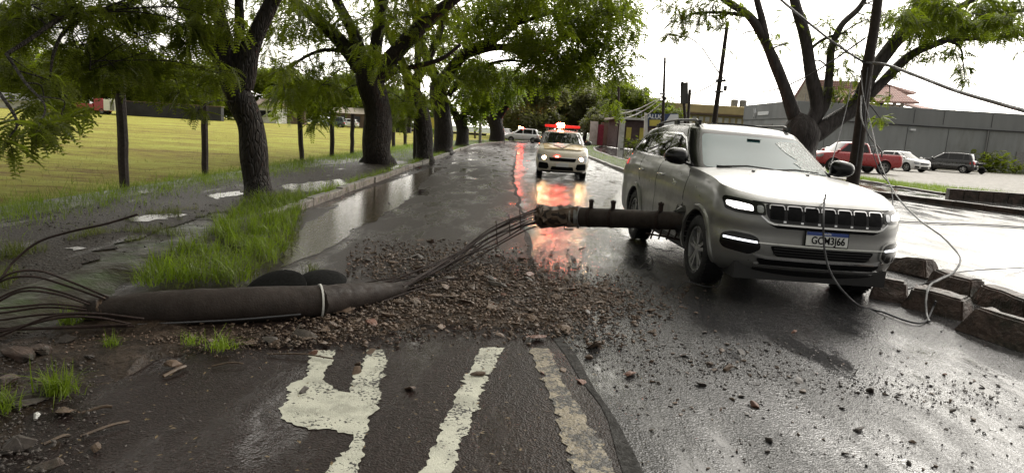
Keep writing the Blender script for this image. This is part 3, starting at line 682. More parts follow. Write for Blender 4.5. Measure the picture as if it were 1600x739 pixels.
# ------------------------------------------------------------------ simpler cars
def simple_car(name, label, loc, yaw, spec, group=None):
    """yaw: heading of the nose, radians from +Y clockwise"""
    L = spec; root = empty(name, loc, -yaw, label=label, cat=L.get('cat', 'car'))
    W, fo, ro, bz, hz, rz = L['w']/2, L['front'], L['rear'], L['belt'], L['hood'], L['roof']
    sh = Shell([(0,W*.90,fo-.15,ro+.12),(.12,W*.965,fo-.03,ro+.02),(.4,W,fo,ro),(.7,W*.995,fo-.02,ro+.02),(.92,W*.955,fo-.08,ro+.05),(1,W*.90,fo-.16,ro+.10)],
               L.get('clear', .2), [(ro, bz+L.get('brise', 0)), (L['cowl']-.3, bz), (L['cowl'], bz-.02), ((L['cowl']+fo)/2, (bz+hz)/2+.02), (fo, hz)], bow=.14, rf=(.3,.26), rr=(.22,.16), crown=.04)
    gf, gb, tf, tb = L['cowl'], L['gb'], L['tf'], L['tb']
    gh = Shell([(0,W*.89,gf,gb),(.5,W*.82,gf+(tf-gf)*.52,gb+(tb-gb)*.4),(.9,W*.72,tf+.06,tb-.04),(1,W*.66,tf,tb)],
               [(ro, bz-.05), (gf, bz-.05)], [(ro, rz-.07), ((tf+tb)/2, rz-.03), (gf, rz-.1)], bow=.12, rf=(.14,.14), rr=(.16,.14), crown=.04)
    hi = L.get('hi', False); bp = M[L['paint']]
    body = car_base(root, sh, gh, bp, M[L.get('pillar', L['paint'])], (0, -L['wb']), L['r'], .2, track=W-.13, inner=W-.42, rimmat=L.get('rim', 'rim_silver'), hi=hi, roofcut=.88)
    gF = gh.front(); b0, b1 = bz+.03, rz-.10; wb_, wt = W*.80, W*.66
    panel('windscreen', gF, rpoly([(-wb_,b0),(wb_,b0),(wt,b1),(-wt,b1)],.05), M[L.get('wsmat','glass')], root, .006, .012, .1)
    panel('rear_window', gh.rear(), rpoly([(-wb_*.92,b0+.02),(wb_*.92,b0+.02),(wt*.9,b1),(-wt*.9,b1)],.05), M['glass'], root, .006, .012, .1)
    for sg in (1, -1):
        g = gh.side(sg); f = sh.side(sg); h = b1-b0
        A = gf-.12; 
        def sl(z): return gf-.13+(tf-gf)*(z-b0)/(rz-bz)
        def sb(z): return gb+.16+(tb-gb)*(z-b0)/(rz-bz)
        cuts = L.get('cuts', [.42, .80]); zt_ = b1-.01; n = len(cuts)+1
        lo0, lo1 = sl(b0+.01)-.06, sb(b0+.01); hi0, hi1 = sl(zt_)-.08, sb(zt_)
        for k in range(n):
            a = 0 if k == 0 else cuts[k-1]+.018; b = 1 if k == n-1 else cuts[k]-.018
            xl0 = lo0+(lo1-lo0)*a; xl1 = lo0+(lo1-lo0)*b
            xh0 = hi0 if k == 0 else min(xl0, hi0); xh1 = hi1 if k == n-1 else min(max(xl1, hi1), hi0)
            panel('side_window', g, rpoly([(xl0,b0+.01),(xh0,zt_),(xh1,zt_),(xl1,b0+.01)],.03), M['glass'], root, .006, .012, .12)
            if k < n-1: strip('door_gap', f, [(lo0+(lo1-lo0)*cuts[k], bz-.06), (lo0+(lo1-lo0)*cuts[k], L.get('clear',.2)+.12)], .012, M['ink'], root, .002, .008, .15)
        mirror_part(root, sg*W*.86, gf-.28, bz+.03, sg, M[L.get('mirror', L['paint'])], .95)
        F = sh.front(); hh = hz
        hl = panel('headlight', F, rpoly([(sg*W*.56,hh-.21),(sg*W*.60,hh-.09),(sg*W*.93,hh-.03),(sg*W*.955,hh-.13),(sg*W*.90,hh-.24)],.03), M['lens'], root, .008, .014, .05)
        if L.get('lit'): panel('headlight_bulb', F, rpoly(rect(sg*W*.70-.045,hh-.185,sg*W*.70+.045,hh-.10),.04), M[L['lit']], hl, .016, .01, .04)
        panel('fog_recess', F, rpoly([(sg*W*.55,.30),(sg*W*.60,.43),(sg*W*.90,.46),(sg*W*.90,.31)],.03), M['trim'], root, .006, .012, .06)
        panel('tail_lamp', sh.rear(), rpoly(rect(sg*W*.62,bz-.30,sg*W*.93,bz-.06),.03), M['tail'], root, .008, .012, .06)
        panel('tail_lamp_side', f, rpoly(rect(ro+.16,bz-.28,ro+.36,bz-.09),.03), M['tail'], root, .008, .012, .06)
        for y in (0, -L['wb']): arch_trim(root, sh, y, L['r']+.05, L['r'], sg, w=.045, proud=.012, mat=L.get('archmat', L['paint']), zmin=.25)
    F = sh.front()
    panel('grille', F, rpoly([(-W*.48,hz-.24),(W*.48,hz-.24),(W*.52,hz-.12),(-W*.52,hz-.12)],.04), M['ink'], root, .007, .014, .08)
    strip('grille_bar', F, [(-W*.5,hz-.125),(W*.5,hz-.125)], .02, M['chrome' if L.get('bar',True) else 'trim'], root, .014, .016, .1)
    panel('lower_intake', F, rpoly([(-W*.44,.28),(W*.44,.28),(W*.40,.40),(-W*.40,.40)],.03), M['ink'], root, .007, .014, .08)
    panel('bumper_base', F, rpoly(rect(-W*.8,L.get('clear',.2)+.01,W*.8,L.get('clear',.2)+.055),.02), M['trim'], root, .01, .014, .1)
    for end, z, nm in ((1, .46, 'front_plate'), (-1, .62, 'rear_plate')):
        P, n = (F if end > 0 else sh.rear())(0, z); m = MB(); m.box((0, P.y+end*.012, z), (.4,.014,.13)); m.build(nm, M['plate'], root, bevel=.003)
    m = MB(); m.box((0,(fo+ro)/2-.02,L.get('clear',.2)+.08),(W*1.5,(fo-ro)*.86,.14)); m.build('underbody', M['trim'], root)
    return root, sh, gh
# ================================================================== THE SETTING
def cx(y): return 0 if y < 45 else .003*(y-45)**2
def ribbon(name, xa, xb, y0, y1, z, mat, dy=3, **k):
    ys = list(np.arange(y0, y1, dy))+[y1]; m = MB(); v = []
    fa = xa if callable(xa) else (lambda y: xa); fb = xb if callable(xb) else (lambda y: xb)
    for y in ys: v += [(fa(y)+cx(y), y, z), (fb(y)+cx(y), y, z)]
    m.add(v, [(2*i, 2*i+1, 2*i+3, 2*i+2) for i in range(len(ys)-1)])
    return props(m.build(name, mat), kind='structure', **k)
def sheet(name, pts, z, mat, kind='structure', th=None):
    bm = bmesh.new(); f = bm.faces.new([bm.verts.new((p[0], p[1], z)) for p in pts]); f.normal_update()
    if f.normal.z < 0: f.normal_flip()
    bmesh.ops.triangulate(bm, faces=bm.faces[:])
    me = bpy.data.meshes.new(name); bm.to_mesh(me); bm.free(); return props(link(name, me, mat), kind=kind)
def jag(pts, amp, n=10, seed=0, closed=True):
    """subdivide a polygon outline and roughen it"""
    r = random.Random(seed); o = []; P = [Vector((p[0], p[1])) for p in pts]; k = len(P)
    for i in range(k if closed else k-1):
        a, b = P[i], P[(i+1) % k]; d = b-a; m = max(1, int(d.length*n)); nn = Vector((-d.y, d.x)).normalized() if d.length else Vector((0, 0))
        for j in range(m): o.append(a.lerp(b, j/m)+nn*r.gauss(0, amp)*(0 if j == 0 else 1)+nn*amp*.9*math.sin(j*.37*(1+.3*math.sin(i*2.1+j*.05))+i))
    return [(p.x, p.y) for p in o]
sheet('ground', [(-900,-40),(900,-40),(900,1500),(-900,1500)], -.06, M['verge'])
FX = -6.35
sheet('field', [(-400,-20),(FX,-20),(FX,45),(FX+2,75),(FX+8,100),(FX+22,130),(FX+22,170),(-400,170)], -.02, M['field'])
def seam(y): return cinterp(y, [-5, 2.8, 3.2, 4.7, 7.9, 12.2, 23, 36, 60, 200], [1.0, .62, .56, .42, .24, .14, -.10, -.06, .05, .05])+.03*math.sin(y*2.3)+.015*math.sin(y*6.1)
ribbon('road_left_lane', lambda y: -3.7, seam, -5, 160, .010, M['road_left'], .25)
ribbon('road_right_lane', lambda y: seam(y)-.05, lambda y: 4.35 if y > 16 else 5.2, -5, 160, 0, M['road_right'], .5)
def kb_r(y): return cinterp(y, [-5, 5, 13, 18.3, 22.5, 28, 50, 160], [28, 22, 17, 14.0, 12.2, 11.6, 12.2, 12.5])
ribbon('carriageway', lambda y: 6.25 if y > 14 else 5.2, kb_r, -5, 160, -.004, M['road_far'], 1)
ribbon('verge', FX-.6, -3.5, -5, 25, .05, M['verge_wet'], 3)
ribbon('verge', FX-.6, -3.5, 25, 140, .05, M['verge'], 3)
ribbon('seam_joint', lambda y: seam(y)-.035-.02*math.sin(y*3), lambda y: seam(y)+.03+.012*math.sin(y*5), 1.5, 62, .014, M['tar'], .2)
def shoulder():
    m = MB(); v = []; ys = np.arange(3.6, 9.6, .12)
    for y in ys:
        e = .10*math.sin(y*3.1)+.06*math.sin(y*7.7+1)
        v += [(-3.75, y, .075), (-3.5, y, .085+.01*math.sin(y*9)), (-3.3+e*.5, y, .05+.012*math.sin(y*11)), (-3.08+e, y, -.006)]
    m.add(v, [(4*i+k, 4*i+k+1, 4*i+k+5, 4*i+k+4) for i in range(len(ys)-1) for k in range(3)]); props(m.build('soil', M['verge_wet'], None, 60), kind='structure')
shoulder()
# path on the left, wet and trodden
pth = jag([(-6.7,2.0),(-3.5,3.0),(-3.55,4.9),(-4.15,6.4),(-4.25,9.5),(-4.15,11.3),(-3.75,13),(-3.7,19.5),(-4.3,24),(-5.4,24),(-6.1,18),(-6.3,12),(-6.1,8)], .06, 5, 3)
sheet('path', pth, .062, M['path'])
def puddle(pix, z, seed, amp=.05, n=14):
    sheet('puddle', jag([tuple(G(px, py, z).xy) for px, py in pix], amp, n, seed), z, M['water'])
puddle([(200,341),(228,337),(255,334),(292,335),(285,339),(262,340),(240,344),(215,346)], .068, 1, .05)
puddle([(98,388),(118,386),(132,387),(115,391)], .068, 2, .03)
puddle([(320,306),(372,298),(384,303),(340,311)], .068, 3, .03)
puddle([(440,290),(530,280),(545,287),(520,297),(455,300)], .068, 4, .04)
puddle([(600,262),(650,255),(658,259),(620,266)], .068, 5, .04)
# gutter water beside the left kerb, draining over the lane
puddle([(462,362),(560,300),(640,275),(672,262),(690,262),(660,285),(640,310),(600,335),(545,365),(500,395),(430,420),(440,395)], .014, 6, .025, 5)
puddle([(975,288),(1060,360),(1060,395),(990,380),(930,330)], .004, 8, .05)
# kerbs
def kerb(name, pts, w, h, mat, seg=1.0, gap=.02, label=None, zb=-.02, seed=0):
    r = random.Random(seed); m = MB(); P = [Vector((p[0], p[1], 0)) for p in pts]
    for a, b in zip(P[:-1], P[1:]):
        L = (b-a).length; n = max(1, round(L/seg)); an = math.atan2(b.y-a.y, b.x-a.x)
        for i in range(n):
            c = a.lerp(b, (i+.5)/n); q = L/n-gap; hh = h*r.uniform(.85, 1.05)
            m.box((c.x+r.uniform(-.015,.015), c.y, zb+hh/2), (q, w, hh), an+r.uniform(-.012,.012))
    return props(m.build(name, mat, None, None, .012), kind='structure')
kerb('kerb', [(-3.46+cx(y), y) for y in (9.2, 16, 24, 32, 40, 50, 60, 75, 90)], .14, .17, M['kerb'], 1.0, seed=1)
kerb('kerb', [(4.42+cx(y), y) for y in (15, 25, 35, 45, 55, 65, 80, 100)], .15, .16, M['kerb'], 1.0, seed=2)
kerb('kerb', [(6.2+cx(y), y) for y in (15, 25, 35, 45, 55, 65, 80, 100)], .15, .16, M['kerb'], 1.0, seed=3)
kerb('kerb', [(kb_r(y)+cx(y), y) for y in (12, 14.5, 18.3, 22.5, 25, 28, 35, 45, 60, 80)], .2, .16, M['block'], 1.0, seed=4)
ribbon('median', 4.5, 6.15, 15, 110, .10, M['verge'], 3)
k2 = [tuple(G(px, py).xy) for px, py in ((1345,287),(1400,297),(1475,309),(1600,324),(1750,340))]
kerb('kerb', k2, .2, .2, M['block'], 1.2, seed=5)
sheet('sidewalk', [(kb_r(28)+.1, 28), (kb_r(22.5)+.1, 22.5), (kb_r(18.3)+.1, 18.3), (kb_r(13)+.1, 13)]+[(k2[4][0], k2[4][1])]+k2[::-1]+[(13, 34)], .10, M['road_far'])
sheet('sidewalk', [(12.4, 34.2), (12.3, 28), (13.2, 34), (18, 55), (26, 90), (20+cx(90)*.3, 90), (12.5, 50)], .10, M['road_far'])
lot = [(k2[0][0]-.9, k2[0][1]+4)]+k2+[(60, 10), (120, 30), (120, 67), (27, 67), (27, 90), (19, 60)]
sheet('parking_lot', lot, .11, M['gravel'])
# painted markings of the left lane (worn thermoplastic letters)
def px_poly(pix, z, amp, n, seed): return jag([tuple(G(px, py, z).xy) for px, py in pix], amp, n, seed)
sheet('road_marking', px_poly([(487,547),(523,547),(520,562),(510,573),(505,592),(522,607),(547,613),(553,590),(568,574),(567,560),(574,546),(606,545),(600,575),(592,620),(588,640),(574,650),(577,668),(571,684),(568,705),(548,760),(507,760),(517,727),(545,697),(551,683),(525,672),(478,667),(447,655),(440,640),(455,598),(478,588),(482,570)], .014, .0085, 48, 1), .014, M['white_paint'])
sheet('road_marking', px_poly([(753,543),(788,543),(762,590),(745,640),(722,690),(698,765),(642,765),(672,712),(690,665),(715,612),(735,575)], .014, .0085, 48, 2), .014, M['white_paint'])
sheet('lane_line', px_poly([(829,544),(856,544),(872,575),(890,610),(918,650),(945,700),(975,765),(905,765),(880,690),(868,640),(850,600),(836,570)], .014, .010, 25, 3), .014, M['old_paint'])
# ================================================================== TREES
def spray_template(n=8, drop=.35, w=.085, l=.30):
    v = []; f = []
    for i in range(n):
        t = (i+1)/n; x = t; z = -drop*t*t; ll = l*(1-.45*abs(t-.5)*2)
        for sg in (1, -1):
            b = len(v); a = np.array([x, 0, z]); d = np.array([.30*ll, sg*ll, -.18*ll]); q = np.array([w*.5, 0, 0])
            v += [a-q*.5, a+q*.5, a+d*.6+q, a+d, a+d*.55-q]; f += [(b, b+1, b+2, b+3, b+4)]
    b = len(v); v += [np.array([0, -.008, 0]), np.array([0, .008, 0]), np.array([.5, .006, -drop*.25]), np.array([1, 0, -drop])]; f += [(b, b+1, b+2, b+3)]
    return np.array(v), f
SPR = {'fine': spray_template(8, .40, .10, .26), 'mid': spray_template(5, .45, .16, .30), 'coarse': spray_template(3, .4, .30, .38)}
def scatter(tmpl, pos, yaw, pitch, scale, roll=None):
    """instances of a template merged by numpy -> verts, flat loops, loop counts"""
    V, F = tmpl; n = len(pos); cy, sy = np.cos(yaw), np.sin(yaw); c, s = np.cos(pitch), np.sin(pitch)
    x = V[None, :, 0]*scale[:, None]; y = V[None, :, 1]*scale[:, None]; z = V[None, :, 2]*scale[:, None]
    if roll is not None: cr_, sr_ = np.cos(roll)[:, None], np.sin(roll)[:, None]; y, z = y*cr_-z*sr_, y*sr_+z*cr_
    x1 = x*c[:, None]+z*s[:, None]; z1 = -x*s[:, None]+z*c[:, None]
    X = x1*cy[:, None]-y*sy[:, None]; Y = x1*sy[:, None]+y*cy[:, None]
    P = np.stack([X, Y, z1], -1)+pos[:, None, :]
    lo = np.concatenate([np.array(q) for q in F]); cnt = np.array([len(q) for q in F])
    loops = (lo[None, :]+(np.arange(n)*len(V))[:, None]).ravel(); return P.reshape(-1, 3), loops, np.tile(cnt, n)
def fast_mesh(name, parts):
    V = np.concatenate([p[0] for p in parts]); off = 0; LL = []; CC = []
    for p in parts: LL.append(p[1]+off); CC.append(p[2]); off += len(p[0])
    L = np.concatenate(LL).astype(np.int32); C = np.concatenate(CC).astype(np.int32)
    me = bpy.data.meshes.new(name); me.vertices.add(len(V)); me.vertices.foreach_set('co', V.astype(np.float32).ravel())
    me.loops.add(len(L)); me.loops.foreach_set('vertex_index', L); me.polygons.add(len(C))
    st = np.concatenate([[0], np.cumsum(C)[:-1]]).astype(np.int32); me.polygons.foreach_set('loop_start', st); me.polygons.foreach_set('loop_total', C)
    me.update(calc_edges=True); return me
NLEAF = 0
def tree(name, label, base, limbs, blobs, leaf='leaf_mid', bark='bark', kind='fine', dens=1.0, size=.36, group=None, seed=0, twig=.012, flare=1.35, part='crown'):
    """limbs: (points, r0, r1); the first is the trunk. blobs: (centre, radius, sprays)"""
    global NLEAF
    rg = np.random.default_rng(seed); root = empty(name, base, label=label, cat='tree', group=group); b = Vector(base)
    tm = MB(); bm_ = MB(); nodes = []
    for i, (pts, r0, r1) in enumerate(limbs):
        P = catmull(pts, 7); n = len(P); rad = [r0+(r1-r0)*(k/(n-1))**.85 for k in range(n)]
        if i == 0:
            for k in range(min(5, n)): rad[k] *= 1+(flare-1)*(1-k/5)**2
        P = [p+Vector((math.sin(k*.33+seed+i)*.08, math.cos(k*.29+seed)*.08, 0))*rad[k] if 0 < k < n-1 else p for k, p in enumerate(P)]
        rad = [q*(1+.04*math.sin(k*.5+i*2+seed)) for k, q in enumerate(rad)]
        (tm if i == 0 else bm_).tube([p-b for p in P], rad, 14 if r0 > .15 else 8)
        if i > 0: nodes += [(p, rad[k]) for k, p in enumerate(P) if k > 1]
        else: nodes += [(p, rad[k]) for k, p in enumerate(P) if k > n*.7]
    parts = []; NP = np.array([list(p) for p, r in nodes])
    for c, r, ns in blobs:
        c = Vector(c); rr = np.array(r if hasattr(r, '__len__') else (r, r, r*.75), float)
        d = np.linalg.norm(NP-np.array(c), axis=1)+np.maximum(0, NP[:, 2]-c.z-.6)*.0; j = int(np.argmin(d)); p0 = Vector(NP[j]); r0 = min(nodes[j][1]*.6, twig*2.4)
        mid = p0.lerp(c, .5)+Vector((rg.normal(0, .12), rg.normal(0, .12), abs(rg.normal(0, .12))+.05*(c-p0).length))
        if (c-p0).length > .15: bm_.tube([q-b for q in catmull([p0, mid, c], 4)], np.linspace(r0, twig*.8, 9), 5, cap=False)
        u = rg.normal(size=(6, 3)); u /= np.linalg.norm(u, axis=1)[:, None]
        for q in u*rr*.8:
            e = c+Vector(q)-Vector((0, 0, .12)); bm_.tube([Vector(c)-b, c.lerp(e, .5)+Vector((0, 0, .06))-b, e-b], [twig*.7, twig*.5, twig*.25], 4, cap=False)
        n = max(3, int(ns*dens)); u = rg.normal(size=(n, 3)); u /= np.linalg.norm(u, axis=1)[:, None]; ra = rg.random(n)**.45
        pos = u*rr*ra[:, None]+np.array(c-b); NLEAF += n
        yaw = np.arctan2(u[:, 1], u[:, 0])+rg.normal(0, .8, n); pit = rg.normal(.45, .45, n); sc = size*rg.uniform(.65, 1.25, n)
        parts.append(scatter(SPR[kind], pos, yaw, pit, sc, rg.normal(0, .4, n)))
    t = tm.build('trunk', M[bark], root, 60, normals=False)
    if bm_.v: bm_.build('limbs', M[bark], t, 60, normals=False)
    if parts: link(part, fast_mesh('crown', parts), M[leaf], root)
    return root
def B(L, Y, dz=0):
    """blob list from picture positions: (px, py, radius px, sprays, [Y])"""
    o = []
    for q in L:
        y = q[4] if len(q) > 4 else Y; c = D(q[0], q[1], y); s = y/FOC; o.append((c, (q[2]*s, q[2]*s*1.1, q[2]*s*.7), q[3]))
    return o
def PL(L, Y):
    return [D(q[0], q[1], q[2] if len(q) > 2 else Y) for q in L]
def fill(rg, x0, x1, y0, y1, Y0, Y1, n, rpx, ns):
    o = []
    for i in range(n):
        y = rg.uniform(Y0, Y1); c = D(rg.uniform(x0, x1), y0+(y1-y0)*rg.random()**1.25, y); s = y/FOC*rpx*rg.uniform(.7, 1.3); o.append((c, (s, s*1.2, s*.6), ns))
    return o
def over(rg, c, r, n, br, ns):
    """blobs spread through an ellipsoid (crown above the picture, partly added to shade the road)"""
    o = []
    for i in range(n):
        u = Vector(rg.normal(size=3)).normalized()*rg.random()**.4
        o.append(((c[0]+u.x*r[0], c[1]+u.y*r[1], c[2]+u.z*r[2]), (br, br, br*.6), ns))
    return o
rg = np.random.default_rng(11)
# ---- tree 1, nearest on the left
Y1 = 11.8; b1 = G(403, 312)
tree('street_tree', 'nearest dark tree on the left, its forked trunk rising from long grass', (b1.x, b1.y, .05),
 [([b1+Vector((0,0,-.1))]+PL([(402,280),(397,235),(388,190),(374,150),(362,118)], Y1), .245, .22),
  (PL([(362,125),(335,75),(300,25),(262,-30),(200,-110)], Y1), .17, .08), (PL([(366,118),(352,60),(338,0),(330,-80)], Y1), .16, .08),
  ([D(300,25,Y1), Vector((-4.6,10,6.2)), Vector((-4.0,7,7.4)), Vector((-2.8,3,8.0)), Vector((-2.2,-2,8.2))], .10, .04), ([Vector((-4.6,10,6.2)), Vector((-5.6,6,7.6)), Vector((-6.6,1,8.0))], .07, .03), ([Vector((-4.0,7,7.4)), Vector((-1.8,7,8.0)), Vector((.4,6,8.0))], .06, .02), (PL([(378,135),(392,80),(415,25),(445,-40),(480,-130)], Y1), .19, .08), (PL([(372,110),(375,40),(372,-40)], Y1), .13, .06),
  (PL([(262,-30),(200,8,10.5),(150,18,9.5),(95,30,8.8),(50,60,8.2),(10,85,7.8)], Y1), .055, .02),
  (PL([(150,18,9.5),(105,45,9),(85,80,8.4),(78,120,8)], Y1), .035, .012), (PL([(200,8,10.5),(150,60,9.5),(140,110,9)], Y1), .03, .01),
  (PL([(10,85,7.8),(40,130,6.8),(70,165,6.2),(60,200,5.8)], Y1), .02, .006), (PL([(-60,60,7),(-20,120,6.3),(25,185,5.8),(15,215,5.6)], Y1), .03, .006)],
 B([(15,30,42,80,8.5),(60,15,40,80,8.8),(20,110,34,60,7.5),(75,130,26,60,7.5),(70,165,20,45,7.0),(95,180,16,30,6.6),(35,195,22,36,5.8),(60,205,16,22,5.8),(10,225,16,20,5.6),(85,190,14,22,6.2),
    (120,75,30,50,9),(150,30,44,70,9.5),(190,70,44,80,10),(230,30,48,80,10.5),(160,95,36,70,9.5),(210,95,38,85,10),(250,80,40,80,10.5),(265,105,32,80,10.5),(300,90,34,70,11),
    (310,135,26,60,11),(225,130,24,50,10),(280,145,22,50,10.5),(310,172,14,26,10.3),(165,125,22,40,9.8),(130,115,22,40,9.5),(330,60,34,60,12.5),(345,140,18,26,12.5),(420,60,34,50,12.6),(440,110,26,40,12.8),
    (250,-20,60,90,10.5),(150,-30,60,90,9.5),(60,-40,60,90,8.8),(340,-10,50,70,11.5),(440,-10,44,70,12),(110,160,22,40,7.5),(130,20,30,50,9)], Y1)
 + fill(rg, -20, 350, -10, 125, 9, 12.5, 34, 30, 70) + over(rg, (-2.9, 3.5, 7.4), (5.6, 11, 1.5), 230, 1.6, 100), leaf='leaf_dark', seed=1, size=.23, dens=.9, twig=.006)  # unseen crown over and behind the camera, added to darken the near lane
# ---- tree 2
Y2 = 22.5; b2 = G(592, 258)
tree('street_tree', 'thickest dark trunk of the avenue, standing at the left kerb behind the puddled path', (b2.x, b2.y, .05),
 [([b2+Vector((0,0,-.1))]+PL([(590,235),(590,190),(584,150),(577,115)], Y2), .50, .43),
  (PL([(577,125),(545,80),(505,40),(465,5),(410,-50)], Y2), .30, .12), (PL([(572,110),(555,60),(530,10),(500,-50)], Y2), .26, .12),
  (PL([(590,120),(625,75),(665,35),(715,-5),(780,-60)], Y2), .33, .14), (PL([(582,110),(590,50),(600,-10),(610,-80)], Y2), .24, .12),
  (PL([(592,130),(620,110),(650,104),(690,92),(720,70)], Y2), .13, .05), (PL([(545,80),(500,80),(460,100),(440,120)], Y2), .08, .03)],
 B([(440,40,40,90),(480,50,40,90),(520,100,36,90),(470,110,40,110),(440,150,30,80),(490,150,34,110),(530,150,26,80),(505,178,20,50),(545,60,34,60),(420,90,34,80),(460,10,50,90),(520,20,50,90),(630,20,40,70),
    (660,60,30,50),(620,150,22,50,24),(640,185,16,40,26),(620,190,16,40,26),(600,-20,60,90),(700,-30,60,90),(490,190,14,30),(555,120,20,40,24),(440,175,20,40,26),(700,15,34,60),(670,100,24,40,24)], Y2)
 + fill(rg, 395, 670, -10, 165, 20, 25, 34, 34, 80) + over(rg, (-2.5, 17, 10.3), (6.0, 7.5, 2.0), 70, 1.7, 110) + over(rg, (-1.6, 14.5, 9.0), (5.0, 5.0, 1.4), 90, 1.6, 110) + over(rg, (-6.5, 12.5, 8.6), (4.0, 5.0, 1.4), 70, 1.7, 110), leaf='leaf_mid', seed=2, size=.38, kind='fine', dens=.8)  # unseen crown masses overhead added to keep sky reflections off the road
# ---- trees 3..6 along the kerb
Y3 = 26.2; b3 = D(664, 254, 26.2)
tree('street_tree', 'slim trunk right behind the concrete lamp pole, between the thickest trunk and the fourth tree', (b3.x, b3.y, .05),
 [([Vector((b3.x,b3.y,-.1))]+PL([(664,225),(658,180),(648,150),(640,120)], Y3), .36, .28), (PL([(640,125),(620,80),(600,40),(580,-20)], Y3), .2, .08), (PL([(645,135),(670,90),(690,40),(700,-20)], Y3), .2, .08)],
 B([(630,120,28,70),(660,90,30,70),(690,60,36,80),(640,50,36,70),(690,120,22,50),(625,165,18,50),(690,10,40,70)], Y3)+over(rg, (-3, 26, 9.5), (4.5, 3, 1.5), 12, 1.4, 80), leaf='leaf_mid', seed=3, size=.45, kind='fine')
Y4 = 34.0; b4 = D(694, 239, 34)
tree('street_tree', 'fourth avenue tree, its long limb arching over the road to the police car', (b4.x, b4.y, .05),
 [([Vector((b4.x,b4.y,-.1))]+PL([(693,215),(690,180),(686,150),(684,128)], Y4), .50, .42),
  (PL([(688,140),(705,108),(728,84),(765,66),(800,40),(830,0),(850,-50)], Y4), .36, .14), (PL([(728,84),(780,74),(835,84),(875,62),(925,40),(965,30)], Y4), .22, .05),
  (PL([(684,130),(668,95),(655,55),(640,0)], Y4), .3, .12), (PL([(700,150),(722,120),(745,108),(790,95),(840,100)], Y4), .16, .05),
  (PL([(765,66),(775,30),(770,-20)], Y4), .16, .07), (PL([(835,84),(860,95),(900,90),(945,100),(965,120)], Y4), .07, .02), (PL([(800,40),(860,20),(920,-10)], Y4), .12, .05)],
 B([(720,30,40,90),(760,10,44,90),(800,20,44,90),(850,10,44,90),(900,10,44,100),(950,10,40,90),(985,15,26,60),(995,45,20,45),(975,60,22,60),(935,50,32,80),(895,50,30,70),(960,95,18,45),(975,118,14,34),(955,130,10,18),(985,85,16,36),
    (860,60,26,50),(820,60,24,40),(880,95,30,70),(850,110,30,70),(910,85,24,50),(930,80,20,34),(820,120,30,80),(785,120,26,60),(750,100,24,50),(890,120,20,50),(860,130,20,60),(740,50,28,50),(700,80,24,40),
    (955,160,10,20),(965,172,9,16),(700,-30,60,90),(800,-40,60,90),(900,-40,60,90),(980,-30,40,80),(760,140,20,50),(725,150,18,40)], Y4)+fill(rg, 690, 960, -10, 120, 29, 37, 42, 34, 80)+over(rg, (1.0, 29, 12.5), (6.5, 6, 1.8), 40, 2.0, 90), leaf='leaf_mid', seed=4, size=.5, kind='mid', dens=1.15)
Y5 = 48.0; b5 = D(722, 230, 48)
tree('street_tree', 'fifth tree with a low branch bending left over the sunny verge', (b5.x, b5.y, .05),
 [([Vector((b5.x,b5.y,-.1))]+PL([(722,215),(721,195),(716,180)], Y5), .48, .40), (PL([(716,185),(702,165),(695,150),(690,130)], Y5), .25, .1), (PL([(720,185),(735,160),(755,140),(790,125)], Y5), .25, .1)],
 B([(740,130,22,90),(765,120,24,90),(790,115,24,90),(725,150,20,70),(750,160,18,80),(735,180,14,60),(770,150,20,80),(715,120,22,80),(700,165,12,50),(800,140,20,80),(745,105,22,80)], Y5), leaf='leaf_light', seed=5, size=.75, kind='mid', dens=1.3)
Y6 = 70.0; b6 = D(776, 224, 70)
tree('street_tree', 'broad brownish trunk far along the left verge beside the parked white car', (b6.x, b6.y, .05),
 [([Vector((b6.x,b6.y,-.1))]+PL([(776,205),(774,190),(770,178)], Y6), .80, .7), (PL([(768,182),(752,165),(740,150)], Y6), .5, .2), (PL([(778,182),(795,160),(820,145),(850,138)], Y6), .5, .18), (PL([(774,180),(780,155),(785,130)], Y6), .4, .2)],
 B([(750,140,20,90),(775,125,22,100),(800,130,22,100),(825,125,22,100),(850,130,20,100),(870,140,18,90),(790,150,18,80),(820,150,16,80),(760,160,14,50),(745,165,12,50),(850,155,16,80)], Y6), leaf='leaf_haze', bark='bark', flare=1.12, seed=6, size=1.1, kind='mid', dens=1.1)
# ---- far trees, each its own
def far_tree(name, label, px, py, Y, H, Wd, leaf, seed, trunk=.3, group=None, bark='bark', size=None, lowc=.25, n=26, ns=55, basez=0):
    rr = np.random.default_rng(seed); c = D(px, py, Y); x, y = c.x, Y; b = Vector((x, y, basez)); lim = [([b+Vector((0,0,-.2)), b+Vector((.1,0,H*.25)), b+Vector((0,.1,H*.45))], trunk, trunk*.7)]
    bl = []
    for i in range(5):
        a = i*1.26+seed; lim.append(([b+Vector((0,0,H*.4)), b+Vector((math.cos(a)*Wd*.2, math.sin(a)*Wd*.2, H*.62)), b+Vector((math.cos(a)*Wd*.36, math.sin(a)*Wd*.36, H*.8))], trunk*.5, trunk*.15))
    for i in range(n):
        u = rr.normal(size=3); u /= np.linalg.norm(u); u *= rr.random()**.35
        zc = H*(lowc+(1-lowc)/2); bl.append(((x+u[0]*Wd*.42, y+u[1]*Wd*.42, basez+zc+u[2]*H*(1-lowc)*.40), (Wd*.16*rr.uniform(.7,1.3), Wd*.16, H*.085), ns))
    return tree(name, label, tuple(b), lim, bl, leaf, bark, 'coarse', 1, size or max(.6, Wd*.10), group, seed, twig=.03)
FT = 'trees beyond the field'
